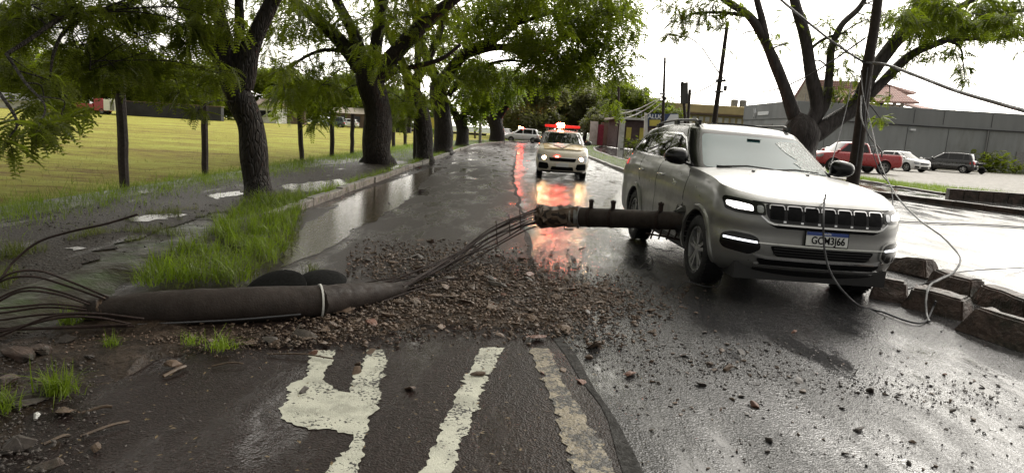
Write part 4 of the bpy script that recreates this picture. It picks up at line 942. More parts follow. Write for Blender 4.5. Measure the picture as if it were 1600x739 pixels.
for i, (px, Y, H, Wd, lf, lab, lc) in enumerate([
 (30, 118, 12, 15, 'leaf_dark', 'dark tree beyond the field, leftmost of its row', .3), (105, 112, 11, 13, 'leaf_mid', 'tree beyond the field above the parked white car', .25),
 (165, 105, 13, 14, 'leaf_dark', 'tree beyond the field behind the red truck', .3), (230, 110, 12, 15, 'leaf_dark', 'wide dark tree beyond the field above the black wall', .2),
 (300, 116, 11, 15, 'leaf_mid', 'tree beyond the field seen just left of the nearest trunk', .2), (345, 125, 12, 12, 'leaf_dark', 'dark tree beyond the field hiding behind the nearest trunk', .15),
 (430, 128, 12, 15, 'leaf_mid', 'green tree beyond the field between the first two trunks', .25), (490, 132, 11, 14, 'leaf_mid', 'tree beyond the field above the parked dark van', .3),
 (545, 138, 12, 15, 'leaf_mid', 'tree beyond the field above the brown house', .35), (640, 120, 9, 11, 'leaf_light', 'pale green tree beyond the field behind the dark container', .15), (600, 130, 10, 12, 'leaf_mid', 'tree beyond the field just right of the thickest trunk', .2)]):
    far_tree('background_tree', lab, px, 180, Y, H, Wd, lf, 20+i, .35, FT, lowc=lc*.2, n=40)
HT = 'hazy trees at the end of the road'
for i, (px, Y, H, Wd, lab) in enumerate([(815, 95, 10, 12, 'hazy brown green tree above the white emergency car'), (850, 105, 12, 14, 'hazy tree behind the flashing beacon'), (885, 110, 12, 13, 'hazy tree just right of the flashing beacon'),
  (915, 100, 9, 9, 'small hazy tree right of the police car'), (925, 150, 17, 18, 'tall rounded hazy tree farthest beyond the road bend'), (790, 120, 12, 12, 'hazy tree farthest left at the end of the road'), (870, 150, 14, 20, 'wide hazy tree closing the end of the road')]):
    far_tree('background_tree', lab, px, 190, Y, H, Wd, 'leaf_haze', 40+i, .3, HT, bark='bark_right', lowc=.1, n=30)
for i, (px, Y, H, Wd, lf, lab) in enumerate([(975, 95, 9.5, 9, 'leaf_mid', 'green tree behind the left end of the maroon building'), (1020, 100, 8.6, 8, 'leaf_mid', 'rounded tree behind the blue and yellow sign board'),
  (1040, 92, 6.5, 6, 'leaf_dark', 'small dark tree just left of the ochre hall'), (995, 110, 9, 10, 'leaf_dark', 'dark tree behind the roof of the maroon building'), (948, 90, 5.5, 7, 'leaf_haze', 'low hazy tree beside the red gate')]):
    far_tree('background_tree', lab, px, 190, Y, H, Wd, lf, 60+i, .25, 'trees behind the maroon building', lowc=.15)
# ---- the big tree on the right
YR = 22.0; bR = D(1243, 300, YR); bR.z = 0
tree('street_tree', 'big forked tree with purple-grey limbs behind the silver SUV', (bR.x, bR.y, .1),
 [([Vector((bR.x, bR.y, -.1))]+PL([(1243,270),(1246,235),(1252,212),(1258,195)], YR), .62, .55),
  (PL([(1250,205),(1238,172),(1222,128),(1208,92),(1192,58),(1170,25),(1140,5),(1090,-30)], YR), .24, .09), (PL([(1196,62),(1190,30),(1182,-5),(1178,-60)], YR), .15, .08),
  (PL([(1262,200),(1276,165),(1268,115),(1258,60),(1242,5),(1235,-60)], YR), .25, .14), (PL([(1268,195),(1290,160),(1297,110),(1299,75),(1315,40),(1345,10),(1370,-40)], YR), .17, .07),
  (PL([(1262,215),(1300,192),(1338,165),(1358,120),(1392,75),(1425,35),(1440,-10),(1450,-70)], YR), .31, .13), (PL([(1338,168),(1380,128),(1425,85),(1480,62),(1540,35),(1620,10)], YR), .19, .07),
  (PL([(1392,75),(1440,40),(1500,10),(1580,-30)], YR), .14, .06), (PL([(1480,62),(1500,75),(1505,100),(1508,125)], YR), .05, .012), (PL([(1170,25),(1120,20),(1075,25),(1055,50)], YR), .07, .012),
  (PL([(1262,80),(1290,60),(1330,50)], YR), .06, .02), (PL([(1480,62),(1540,60),(1600,55)], YR), .09, .03), (PL([(1299,110),(1280,95),(1265,100)], YR), .04, .015)],
 B([(1050,10,22,40),(1080,12,26,50),(1115,10,26,50),(1145,15,22,40),(1060,35,16,28),(1048,55,10,16),(1100,32,18,30),(1080,50,12,12),(1130,40,14,14),(1205,55,14,14),(1220,70,12,10),(1140,80,10,5),
    (1290,35,18,24),(1300,70,18,26),(1320,55,18,26),(1330,85,16,24),(1310,110,16,26),(1335,120,14,22),(1300,140,14,26),(1325,150,14,26),(1345,155,12,20),(1280,60,12,12),
    (1400,30,26,60),(1430,50,26,70),(1450,20,32,80),(1480,40,28,80),(1510,20,34,90),(1550,20,34,90),(1590,15,30,80),(1520,55,20,50),(1490,80,16,40),(1505,105,13,34),(1508,125,10,20),(1460,85,16,28),(1420,90,18,32),
    (1395,110,14,22),(1440,65,20,40),(1560,50,18,40),(1595,45,16,30),(1380,60,18,24),(1350,30,18,22),(1375,20,20,24),(1240,20,18,14),(1390,150,10,10),(1375,185,10,14),(1250,40,14,8),(1575,-20,40,80),(1480,-30,50,90),(1380,-40,44,50),(1100,-30,40,60),(1590,85,8,6)], YR)
 + fill(rg, 1400, 1620, -10, 50, 18, 24, 12, 22, 70) + over(rg, (13, 20, 10.5), (6.5, 4, 1.2), 12, 1.2, 60), leaf='leaf_mid', bark='bark_right', seed=9, size=.34, kind='fine', dens=1.25)
# ================================================================== BUILDINGS AND BACKGROUND
def bldg(name, label, cat='building', loc=(0, 0, 0), **k): return empty(name, loc, label=label, cat=cat, **k)
# grey warehouse
wh = bldg('warehouse', 'long grey warehouse wall behind the parked cars with a light logo strip')
c0 = Vector((26.6, 66, 0)); H = 5.75
m = MB(); m.box((26.6+22, 66+7, .1+2.0), (44, 14, 4.0)); m.build('lower_wall', M['wall_grey2'], wh)
m = MB(); m.box((26.6+22, 66+7, 4.1+.85), (44.16, 14.16, 1.7)); m.build('parapet', M['wall_grey'], wh, bevel=.03)
m = MB(); m.box((48.6, 65.9, 4.1), (44.2, .12, .10)); m.build('flashing', M['wall_dark'], wh)
m = MB()
for k in range(11): m.box((30+k*4, 65.985, 2.05), (.04, .012, 3.9))
m.build('wall_joint', M['wall_dark'], wh)
m = MB(); m.box((28.5, 65.96, 4.95), (.02, .02, 1.5)); 
for k in range(10): m.box((29+k*4.1+.6*(k%3), 65.9, 5.0), (.03, .02, 1.3))
m.build('parapet_joint', M['wall_dark'], wh)
m = MB()
for x in (33.2, 45.8, 58.1): m.tube([(x, 65.9, .1), (x, 65.9, 4.05)], .06, 6)
m.build('downpipe', M['metal_grey'], wh)
for x in (38.4, 52.3):
    m = MB(); m.box((x, 65.85, 3.7), (.5, .25, .18)); m.build('wall_lamp', M['sign_white'], wh)
m = MB(); m.box((49.5, 65.96, 1.15), (1.1, .06, 2.1)); m.build('door', M['metal_grey'], wh)
m = MB(); m.box((26.6-.05, 72, 1.9), (.10, 2.6, 3.4)); m.build('shutter', M['metal_grey'], wh)
m = MB(); m.box((26.48, 73.6, 4.75), (.05, 3.2, .38)); lg = m.build('logo_strip', M['sign_white'], wh)
m = MB()
for y in (75.9, 76.35):
    m.tube([(26.46, y+.12, 5.3), (26.46, y-.15, 4.85), (26.46, y+.12, 4.3)], .06, 6)
m.build('logo_mark', M['sign_white'], wh)
m = MB()
for x, h in ((43.5, 1.6), (28.5, 1.0), (56, .8)): m.tube([(x, 68, 5.7), (x, 68, 5.7+h)], .03, 5)
m.build('mast', M['metal_grey'], wh)
m = MB()
for k in range(6): m.tube([(27.0+k*.25, 70+k*2.0, 5.7), (27.0+k*.25, 70+k*2.0, 7.0)], .02, 5)
m.build('rooftop_rod', M['metal_grey'], wh)
# house with the red tiled roof behind the warehouse
ho = bldg('house', 'peach house with red tiled roofs rising behind the grey warehouse')
def PT(px, py, Y): return D(px, py, Y)
Yh = 92
def wallbox(name, x0p, x1p, ytop, Y, dep, mat, parent):
    a, b = D(x0p, ytop, Y), D(x1p, ytop, Y); m = MB(); m.box(((a.x+b.x)/2, Y+dep/2, (a.z+.1)/2), (b.x-a.x, dep, a.z-.1)); return m.build(name, mat, parent)
wallbox('wall', 1262, 1308, 160, Yh, 8, M['wall_beige'], ho); wallbox('wall', 1310, 1412, 158, Yh+.5, 8, M['wall_peach'], ho)
def roofpoly(name, pix, Y, dY, th=.25):
    bm = bmesh.new(); vs_ = [bm.verts.new(D(px, py, Y+dy)) for px, py, dy in pix]; bm.faces.new(vs_)
    r = bmesh.ops.extrude_face_region(bm, geom=bm.faces[:]); bmesh.ops.translate(bm, verts=[v for v in r['geom'] if isinstance(v, bmesh.types.BMVert)], vec=(0, 0, -th))
    return link(name, bm, M['roof_red'], ho)
roofpoly('roof', [(1236,158,-.6),(1258,123,-.6),(1385,131,3),(1432,144,5),(1425,146,4)], Yh, 0)
roofpoly('roof', [(1300,156,-1),(1320,132,3),(1395,137,3),(1437,160,-1)], Yh-.5, 0)
bm = bmesh.new(); bm.faces.new([bm.verts.new(D(*q, Yh-.3)) for q in ((1240,158),(1258,126),(1290,158))]); g = link('gable', bm, M['wall_beige'], ho)
md = g.modifiers.new('s', 'SOLIDIFY'); md.thickness = .3
for a, b in ((1296, 1312), (1372, 1380)):
    p, q = D(a, 150, Yh-.1), D(b, 166, Yh-.1); m = MB(); m.box(((p.x+q.x)/2, Yh-.1, (p.z+q.z)/2), (q.x-p.x, .1, p.z-q.z)); m.build('window', M['glass'], ho)
for a in (1398, 1410):
    p = D(a, 160, Yh+.3); m = MB(); m.box((p.x, Yh+.3, p.z/2+.3), (.35, .35, p.z-.5)); m.build('column', M['wall_white'], ho)
roofpoly('lean_to_roof', [(1412,164,0),(1415,160,3),(1470,172,3),(1470,175,0)], Yh-2, 0, .15)
# ochre hall
yb = bldg('hall', 'long ochre hall with a pale roof band behind the two broken posts')
a, b = D(1040, 168, 100), D(1165, 168, 100)
m = MB(); m.box(((a.x+b.x)/2, 105, 2.6), (b.x-a.x, 10, 5.2)); m.build('wall', M['wall_yellow'], yb)
m = MB(); m.box(((a.x+b.x)/2, 104.8, 6.0), (b.x-a.x+.6, 11, 1.3)); m.build('roof', M['wall_yellow'], yb, bevel=.15)
m = MB(); m.box(((a.x+b.x)/2, 99.6, 5.25), (b.x-a.x+.8, 1.0, .14)); m.build('eave', M['wall_brown'], yb)
for k in range(13):
    m = MB(); m.box((a.x+.6+k*.95, 99.95, 4.55), (.6, .12, .7)); m.build('window', M['wall_white'], yb)
for k, px in enumerate((1131, 1144)):
    t = D(px, 170, 108); m = MB(); m.lathe([(0, .5), (1.1, .55), (1.25, .35)], 16, 'z', (0, 0, 0)); o = m.build('water_tank', M['metal_grey'], None, 40); o.location = (t.x, 103, 6.64)
    props(o, '%s of the two small tanks on the ochre hall roof' % ('left' if k == 0 else 'right'), 'tank', 'tanks on the hall roof')
# maroon building on the far side of the second carriageway
mb = bldg('shop_building', 'low maroon building with white columns left of the silver SUV')
a, b = D(966, 192, 74), D(1075, 192, 74)
m = MB(); m.box(((a.x+b.x)/2, 78, 1.65), (b.x-a.x, 8, 3.1)); m.build('wall', M['wall_maroon'], mb)
m = MB(); m.box(((a.x+b.x)/2-.1, 77.8, 3.32), (b.x-a.x+.8, 8.8, .22)); m.build('roof', M['wall_white'], mb)
for px in (972, 1040):
    q = D(px, 200, 73.6); m = MB(); m.box((q.x, 73.7, 1.6), (.55, .5, 3.1)); m.build('column', M['wall_white'], mb)
for px in (983, 1004, 1022):
    q = D(px, 200, 73.9); m = MB(); m.box((q.x, 73.95, 1.75), (.55, .12, 1.3)); w_ = m.build('window', M['yellow'], mb); w_['label'] = 'window boarded in yellow'
q = D(985, 190, 76); m = MB()
for k in range(5): m.tube([(q.x-1.2+k*.6, 76, 3.4), (q.x-1.2+k*.6, 76, 4.3)], .025, 5)
m.tube([(q.x-1.2, 76, 4.3), (q.x+1.2, 76, 4.3)], .03, 5); m.tube([(q.x-1.2, 76, 3.85), (q.x+1.2, 76, 3.85)], .02, 5); m.build('roof_railing', M['metal_grey'], mb)
q0, q1 = D(938, 208, 84), D(966, 208, 84)
m = MB(); m.box(((q0.x+q1.x)/2, 84, 1.5), (q1.x-q0.x, .5, 2.8)); o = m.build('boundary_wall', M['wall_brown'], None); props(o, 'dark brown boundary wall left of the maroon building', 'wall')
q = D(927, 215, 82); m = MB(); m.box((q.x, 82, 1.5), (.9, .4, 2.9)); o = m.build('gate_pillar', M['wall_white'], None); props(o, 'pale gate pillar beside the pink gate', 'pillar')
q = D(934, 215, 82); m = MB(); m.box((q.x+.1, 82, 1.35), (1.1, .1, 2.5))
for k in range(5): m.box((q.x-.35+k*.22, 81.93, 1.35), (.03, .05, 2.4))
o = m.build('gate', simple('pink_gate', (.35, .05, .09), .5), None); props(o, 'narrow pink gate beside the pale pillar beyond the second carriageway', 'gate')
# sign board
sb = empty('sign_board', (0, 0, 0), label='roadside billboard with blue, yellow and white panels above the maroon building', cat='sign')
def face(name, pix, Y, mat, parent, th=.1):
    bm = bmesh.new(); f = bm.faces.new([bm.verts.new(D(px, py, Y)) for px, py in pix])
    r = bmesh.ops.extrude_face_region(bm, geom=[f]); bmesh.ops.translate(bm, verts=[v for v in r['geom'] if isinstance(v, bmesh.types.BMVert)], vec=(0, th, 0)); return link(name, bm, mat, parent)
face('panel', [(1012,178),(1060,178),(1060,196),(1012,198)], 70, M['blue'], sb); face('white_panel', [(1036,196.5),(1048,179),(1060,179),(1060,196)], 69.9, M['sign_white'], sb)
face('yellow_panel', [(1015,187.5),(1032,187.5),(1032,197),(1015,197)], 69.9, M['yellow'], sb); face('post', [(1008,176),(1012,178),(1012,226),(1006,226)], 70, M['wall_white'], sb, .4)
m = MB(); q = D(1058, 196, 70.2); m.box((q.x, 70.25, q.z/2), (.3, .3, q.z)); m.build('post', M['metal_grey'], sb)
P = D(1024.5, 182.8, 69.93); text_obj('sign_text', 'ALUG', .62, M['sign_white'], sb, Matrix.Translation(P) @ Matrix.Rotation(math.pi/2, 4, 'X'), .03)
# broken posts in front of the hall
def px_tube(name, pix, Y, r, mat, label, cat, group=None, n=10):
    pts = [D(q[0], q[1], q[2] if len(q) > 2 else Y) for q in pix]; b = pts[0].copy(); m = MB(); m.tube([p-b for p in catmull(pts, 4)], r if not hasattr(r, '__len__') else np.interp(np.linspace(0, 1, (len(pts)-1)*4+1 if len(pts) > 2 else 5), np.linspace(0, 1, len(r)), r), n)
    o = m.build(name, mat, None, 50); o.location = b; return props(o, label, cat, group)
g0 = D(1072, 232, 44)
rs = empty('road_sign', (g0.x, 44, .1), label='dark road sign seen almost edge-on above the SUV roof', cat='sign')
def rel(o, root): o.parent = root; o.matrix_parent_inverse = Matrix.Translation(root.location).inverted(); return o
m = MB(); m.tube([Vector((g0.x, 44, .1)), D(1071, 190, 44), D(1066, 128, 44)], [.11, .11, .09], 8); rel(m.build('post', M['post'], None, 40), rs)
m = MB(); p = D(1069, 146, 43.8); m.box((0, 0, 0), (.10, .9, 1.35)); o = m.build('plate', M['wall_dark'], None, bevel=.03); o.location = p; o.rotation_euler = (0, R_(-6), R_(14)); rel(o, rs)
g0 = D(1074, 232, 46); px_tube('old_post', [(1073, 250), (1075, 190), (1078, 140)], 46, .10, M['post'], 'shorter dark post just right of the edge-on road sign', 'post')
# lamp poles on the right
def lamp_pole(label, base, top, Y, arm, r0=.17, r1=.10, boxes=True, transformer=False):
    b = D(base[0], base[1], Y); b.z = .05; t = D(top[0], top[1], Y); root = empty('street_lamp', b, label=label, cat='street lamp', group='street lamps along the second carriageway')
    m = MB(); m.tube([b-b, (t-b)*.5, t-b], [r0, (r0+r1)/2, r1], 12); m.build('pole', M['pole_concrete'], root, 50)
    a = [D(px, py, Y) for px, py in arm]; m = MB(); m.tube([p-b for p in catmull(a, 5)], .035, 8); ar = m.build('arm', M['metal_grey'], root, 50)
    e = a[-1]; d = (a[-1]-a[-2]).normalized(); m = MB(); m.tube([e-b-d*.1, e-b+d*.1, e-b+d*.35, e-b+d*.62, e-b+d*.7], [.04, .10, .15, .12, .03], 10, sq=.5); m.build('lamp_head', M['metal_grey'], root, 50)
    if boxes:
        p = a[0]-b; m = MB(); m.box(p+Vector((0, -.1, -.3)), (.5, .25, .12)); m.box(p+Vector((.3, -.1, -.7)), (.16, .16, .3)); m.box(p+Vector((0, 0, -.9)), (.4, .35, .08)); m.build('cable_bracket', M['trim'], root)
    p = (t-b)*.95; m = MB(); m.tube([p+Vector((-.25, 0, 0)), p+Vector((.25, 0, 0))], .04, 6); m.build('crossarm', M['metal_grey'], root)
    return root, a[0]
L1, j1 = lamp_pole('tall street lamp with its long arm, between the silver SUV roof and the forked tree', (1108,250), (1137,34), 38, [(1126,118),(1112,98),(1096,74),(1078,60),(1062,57)])
L2, j2 = lamp_pole('second street lamp farther off, above the blue and yellow sign board', (1034,240), (1039,90), 62, [(1035,142),(1024,126),(1010,110),(994,103),(989,103)])
for px, top, Y, lab in ((966, 128, 80, 'thin pole in front of the hall trees, right of the police car'), (947, 146, 95, 'thin pole farther off, behind the brown boundary wall'), (924, 160, 105, 'faint pole just right of the police car roof')):
    px_tube('utility_pole', [(px-1, 228), (px, (228+top)/2), (px+1, top)], Y, .14, M['pole_concrete'], lab, 'pole')
px_tube('utility_pole', [(1121.5, 180), (1122.5, 165), (1124, 150)], 96, .12, M['pole_concrete'], 'short pole over the ochre hall roof beside the small tanks', 'pole') if False else None
# right leaning pole
bR = D(1330, 292, 16.0); 
px_tube('utility_pole', [(1322,330),(1332,285),(1343,210),(1355,110),(1368,30),(1378,-60)], 16.0, [.155,.15,.14,.125,.11,.10], M['pole_concrete'], 'leaning dark concrete pole beside the bonnet, loose cables hanging from it', 'pole', n=14)
# poles left
px_tube('utility_pole', [(651,252),(652,150),(653,60),(655,-120)], 27.0, [.16,.14,.13,.10], M['pole_concrete'], 'concrete lamp pole at the kerb in front of the slim trunk', 'pole', n=12)
px_tube('utility_pole', [(750,228),(751,170),(753,105)], 56, [.13,.12,.10], M['kerb'], 'pale slender pole on the far left verge', 'pole')
px_tube('utility_pole', [(783,222),(784,190),(785,140)], 72, [.14,.12,.10], M['kerb'], 'farthest slender pole on the left verge beside the broad trunk', 'pole')
# aerial wires
def wire(name, pts, r, mat, label, cat='cable', group=None, n=6, sub=8):
    P = catmull(pts, sub); b = P[0].copy(); m = MB(); m.tube([p-b for p in P], r, n); o = m.build(name, mat, None, 60); o.location = b; return props(o, label, cat, group)
def sag(a, b, s, k=7): return [a.lerp(b, i/k)-Vector((0, 0, s*4*(i/k)*(1-i/k))) for i in range(k+1)]
p1, p2 = D(1130, 122, 38), D(1036, 146, 62); pr = D(1352, 60, 16)
wire('overhead_cable', sag(p2, p1, .6), .035, M['cable_grey'], 'thin cable strung between the two street lamps', group='overhead cables')
wire('overhead_cable', sag(p1, pr, 1.0)[:-1]+[pr], .022, M['cable_grey'], 'thin cable from the tall street lamp to the leaning pole', group='overhead cables')
for k, (ya, yb_) in enumerate(((176, 150), (181, 152), (186, 160))):
    wire('overhead_cable', sag(D(950, ya, 100), D(1036, yb_, 62), .7+.3*k), .05, M['wall_white'], ['upper','middle','lower'][k]+' pale cable sagging from the second street lamp to the trees', group='overhead cables')
# ================================================================== LOOSE CABLES AT THE LEANING POLE
wire('loose_cable', [D(1353,98,16), D(1385,102,15), D(1430,118,13.5), D(1490,141,12), D(1560,162,10.5), D(1640,184,9)], .033, M['cable'], 'thick black cable sweeping from the leaning pole to the right edge')
wire('loose_cable', [D(1352,98,16), D(1340,92,15.8), D(1300,65,15), D(1262,35,14), D(1220,0,13), D(1180,-40,12)], .024, M['cable'], 'dark cable rising from the leaning pole toward the upper left')
wire('loose_cable', [D(1353,97,15.9), D(1362,100,15.5), D(1345,100,15.4), D(1332,118,15), D(1327,150,14), D(1312,210,12), D(1298,260,9.5), D(1291,300,6.6), D(1287,330,5.60), D(1287,375,5.45), D(1291,405,5.40), D(1300,430,5.35), D(1320,458,5.3)]
     + [G(px, py, .02) for px, py in ((1345,478),(1380,488),(1412,500),(1435,505),(1448,500))]+[G(1457,487,.04)+Vector((0,0,.04)), G(1462,470,.15)], .0085, M['cable_grey'], 'pale cable hanging in front of the SUV grille and coiling on the road')
wire('loose_cable', [D(1345,110,15.9), D(1349,150,15.2), D(1362,200,14.2), D(1374,250,12.5), D(1397,300,10.8), D(1432,340,9.3), D(1470,368,8.1), D(1496,395,7.2), D(1500,410,6.9), D(1488,427,6.7), D(1466,438,6.5), D(1452,447,6.3), D(1447,470,6.1), D(1448,490,5.95), G(1452,502,.02)],
     .011, M['cable'], 'black cable looping down beyond the bonnet onto the kerb blocks')
wire('loose_cable', [D(1346,150,15.8), D(1346,185,15.0), D(1360,215,14.4), D(1376,235,14.0), D(1378,245,13.9)], .018, M['cable'], 'short black cable end curling beside the leaning pole')
wire('loose_cable', [D(1360,120,15.6), D(1352,190,14.8), D(1372,262,13.6), D(1391,290,12.8), D(1395,325,11), D(1390,350,10), D(1378,368,9), D(1350,395,7.2)], .010, M['cable_grey'], 'thin grey cable dropping behind the right headlamp')
wire('loose_cable', [D(1356,105,15.9), D(1350,160,15.5), D(1343,220,15.4), D(1338,260,15.3)], .012, M['cable_grey'], 'grey cable running straight down the leaning pole')
wire('loose_cable', [G(1335,447,.05), G(1400,455,.03), D(1455,440,6.4), G(1500,425,.18), G(1600,418,.02), G(1680,417,.02)], .006, M['cable_grey'], 'thin wire lying from under the SUV across the bright carriageway')
wire('loose_cable', [G(1390,345,.015), G(1450,348,.015), G(1530,351,.015), G(1620,356,.015)], .012, M['cable'], 'black wire lying across the wet second carriageway')
wire('loose_cable', [G(1060,448,.02), G(1075,440,.05), G(1100,447,.02), G(1122,446,.02), G(1128,425,.12)], .006, M['cable_grey'], 'pale wire snagged under the near front tyre')
wire('loose_cable', [D(1010,388,9.2), G(1020,405,.02), G(1018,415,.02), G(1000,418,.02), G(1030,400,.02), G(1070,420,.02)], .004, M['cable_grey'], 'thin wire trailing below the pole by the rear tyre')
# ================================================================== CONCRETE BLOCKS ON THE RIGHT
def kblock(label, pix_l, pix_r, h, d, z=0, seed=0):
    """trapezoid precast block: bottom front corners from the picture"""
    a, b = G(*pix_l), G(*pix_r); L = (b-a).length; an = math.atan2(b.y-a.y, b.x-a.x); r = random.Random(seed)
    pr = [(-d/2, 0), (d/2, 0), (d*.30, h), (-d*.30, h)]; ch = .16*L; V = []; 
    for x, k in ((0, 1), (L, 1)):
        for y, zz in pr: V.append(Vector((x + (ch if x == 0 else -ch)*(zz > 0)*.8, y, zz)))
    bm = bmesh.new(); vs_ = [bm.verts.new(v) for v in V]
    for f in ((0,1,2,3),(7,6,5,4),(0,4,5,1),(1,5,6,2),(2,6,7,3),(3,7,4,0)): bm.faces.new([vs_[i] for i in f])
    bmesh.ops.bevel(bm, geom=bm.edges[:], offset=.018, segments=2, affect='EDGES'); bmesh.ops.subdivide_edges(bm, edges=bm.edges[:], cuts=4, use_grid_fill=True)
    from mathutils import noise as _mn
    for v in bm.verts:
        q = v.co*7+Vector((seed*3, 0, 0)); c_ = _mn.noise(v.co*3+Vector((seed*5, 1, 0))); v.co += Vector((_mn.noise(q), _mn.noise(q+Vector((9,0,0))), _mn.noise(q+Vector((0,9,0)))*(v.co.z > .02)))*.018; v.co.z -= max(0, c_-.25)*.12*(v.co.z > h*.6)
    o = link('concrete_block', bm, M['block'], None, 40); n = Vector((-math.sin(an), math.cos(an), 0)); o.location = a+n*d/2; o.rotation_euler = (R_(r.uniform(-4, 4)), R_(r.uniform(-3, 3)), an); o.location.z = z-.02
    return props(o, label, 'concrete block', 'concrete divider blocks beside the SUV')
kblock('divider block half hidden behind the front right tyre', (1356,466), (1418,476), .24, .34, seed=1)
kblock('divider block whose bright top edge lies under the cable knot', (1402,478), (1506,503), .24, .36, seed=2)
kblock('largest divider block, nearest the camera at the right edge', (1488,514), (1640,566), .25, .38, seed=3)
kblock('back row divider block next to the SUV bumper corner', (1378,420), (1446,437), .22, .3, seed=4)
kblock('back row divider block behind the cable knot', (1440,444), (1516,466), .22, .3, seed=5)
kblock('back row divider block farthest right', (1508,470), (1600,500), .23, .3, seed=6)
kblock('back row divider block cut by the right edge of the picture', (1600,502), (1690,530), .26, .3, seed=7)
# low wall at the lot
a, b = D(1478, 316, 21.6), D(1640, 328, 21.0); a.z = b.z = 0
m = MB(); n = 7
for k in range(n):
    p, q = a.lerp(b, k/n), a.lerp(b, (k+1)/n); c = (p+q)/2; m.box((c.x, c.y, .26), ((q-p).length-.01, .3, .34), math.atan2(b.y-a.y, b.x-a.x))
props(m.build('low_wall', M['block'], None, None, .015), 'low dark stone wall at the edge of the parking lot', 'wall')
# ================================================================== CARS
suv = build_suv()
def SP(**k): return k
hatch = SP(w=1.68, front=.78, rear=-3.25, wb=2.48, belt=.97, hood=.80, roof=1.50, cowl=.05, gb=-3.10, tf=-.75, tb=-2.85, r=.30, paint='white')
# police car
pc, psh, pgh = simple_car('police_car', 'white and beige police car with a red roof beacon and lit headlamps facing the camera', (1.48, 21.9, 0), math.pi+.03, dict(hatch, hi=True, paint='cream', mirror='trim', lit='lamp_warm', front=.80, hood=.80, belt=1.09, roof=1.55, wb=2.63, rear=-3.4, gb=-3.25, tb=-3.0, cowl=.0, tf=-.78, rim='rim', pillar='trim'))
F, T = psh.front(), psh.top()
panel('bonnet_livery', T, rpoly([(-.66,-.02),(.66,-.02),(.60,.55),(-.60,.55)],.05), M['beige'], pc, .005, .012, .08)
strip('bonnet_stripe', T, [(-.36,-.0),(.02,.52)], .05, M['trim'], pc, .010, .012); strip('bonnet_stripe', T, [(.30,.25),(.02,.52)], .05, M['trim'], pc, .010, .012)
panel('bonnet_panel', T, [(-.20,.05),(.45,.0),(.25,.25),(.05,.42)], M['plate'], pc, .0075, .01)
strip('grille_red_light', F, [(.14,.70),(.22,.70)], .03, M['beacon'], pc, .02, .014)
for sg in (1, -1): panel('fog_recess', F, rpoly([(sg*.42,.33),(sg*.46,.50),(sg*.74,.52),(sg*.76,.34)],.04), M['ink'], pc, .009, .014)
tp = pgh.top(); P, n = tp(0, -1.55)
lb = MB(); lb.box(P+Vector((0,0,.12)), (1.22,.30,.09)); lb_ = lb.build('light_bar', M['tail_lit'], pc, 40, bevel=.03)
m = MB(); m.box(P+Vector((0,0,.055)), (1.18,.26,.03)); 
for sg in (1,-1): m.box(P+Vector((sg*.46,0,.03)), (.06,.2,.08))
m.build('light_bar_base', M['trim'], lb_)
m = MB(); m.lathe([(-.13,.03),(-.10,.085),(.10,.085),(.13,.03)], 20, 'x', (P.x+.06,P.y+.10,P.z+.15)); m.build('beacon_lamp', M['beacon_core'], lb_, 50)
m = MB(); m.lathe([(-.12,.05),(-.1,.085),(.1,.085),(.12,.05)], 20, 'x', (P.x+.10,P.y-.02,P.z+.13)); m.build('beacon_dome', M['beacon'], lb_, 50)
for sg in (1,-1):
    m = MB(); m.tube([tp(sg*.5,-.95)[0]+Vector((0,0,.02)), tp(sg*.5,-1.2)[0]+Vector((0,0,.06)), tp(sg*.5,-2.6)[0]+Vector((0,0,.06)), tp(sg*.5,-2.85)[0]+Vector((0,0,.02))], .018, 6); m.build('roof_rail', M['trim'], pc)
q = D(826, 223, 75)
amb, ash, agh = simple_car('emergency_car', 'white emergency car with small red lights standing across the road behind the police car', (q.x-2.0, 76.5, 0), -math.pi/2, dict(hatch, roof=1.6, clear=.32))
P, n = agh.top()(0, -1.2); m = MB(); m.box(P+Vector((0,0,.08)), (1.1,.3,.12)); m.build('light_bar', M['beacon'], amb, None, .02)
P, n = agh.top()(.5, -.9); m = MB(); m.lathe([(0,.14),(.18,.11)], 14, 'z', P+Vector((0,0,.05))); m.build('beacon_lamp', M['beacon_core'], amb, 50)
m = MB(); m.box((.86,-1.2,.42),(.05,3.6,.26)); m.build('underside_shade', M['wall_dark'], amb)  # dark strip put in for the shaded underside of the car
simple_car('parked_car', 'white car parked far along the left verge beyond the broad trunk', (D(793,221,84).x, 86, 0), math.pi*.9, dict(hatch))
# pickup
pk, ksh, kgh = simple_car('pickup_truck', 'red double-cab pickup truck parked on the gravel lot facing left', (D(1296,250,40).x, 40.5, .11), -math.pi/2-.06, SP(cat='pickup truck', w=1.85, front=.92, rear=-4.35, wb=3.15, belt=1.18, hood=1.06, roof=1.80, cowl=.02, gb=-2.42, tf=-.72, tb=-2.20, r=.40, paint='red', clear=.42, hi=True, rim='rim', cuts=[.50]))
m = MB(); m.box((0,-3.4,1.205), (1.45,1.7,.02)); m.build('bed_cover', M['trim'], pk)
m = MB(); m.tube([(-.72,-2.50,1.2),(-.66,-2.62,1.62),(.66,-2.62,1.62),(.72,-2.50,1.2)], .035, 8); m.build('roll_bar', M['trim'], pk, 40)
for sg in (1,-1):
    m = MB(); m.box((sg*.90,-1.4,.42),(.16,1.9,.05)); m.build('side_step', M['trim'], pk)
    strip('door_handle', ksh.side(sg), [(-1.25,1.02),(-1.10,1.02)], .03, M['chrome'], pk, .03, .02)
simple_car('parked_car', 'pale sedan parked between the red pickup and the black hatchback', (D(1432,255,49).x+.2, 49.5, .11), math.pi-.35, SP(w=1.74, front=.85, rear=-3.5, wb=2.6, belt=.93, hood=.80, roof=1.46, cowl=.0, gb=-3.0, tf=-.85, tb=-2.4, r=.32, paint='white', hi=True, pillar='white'))
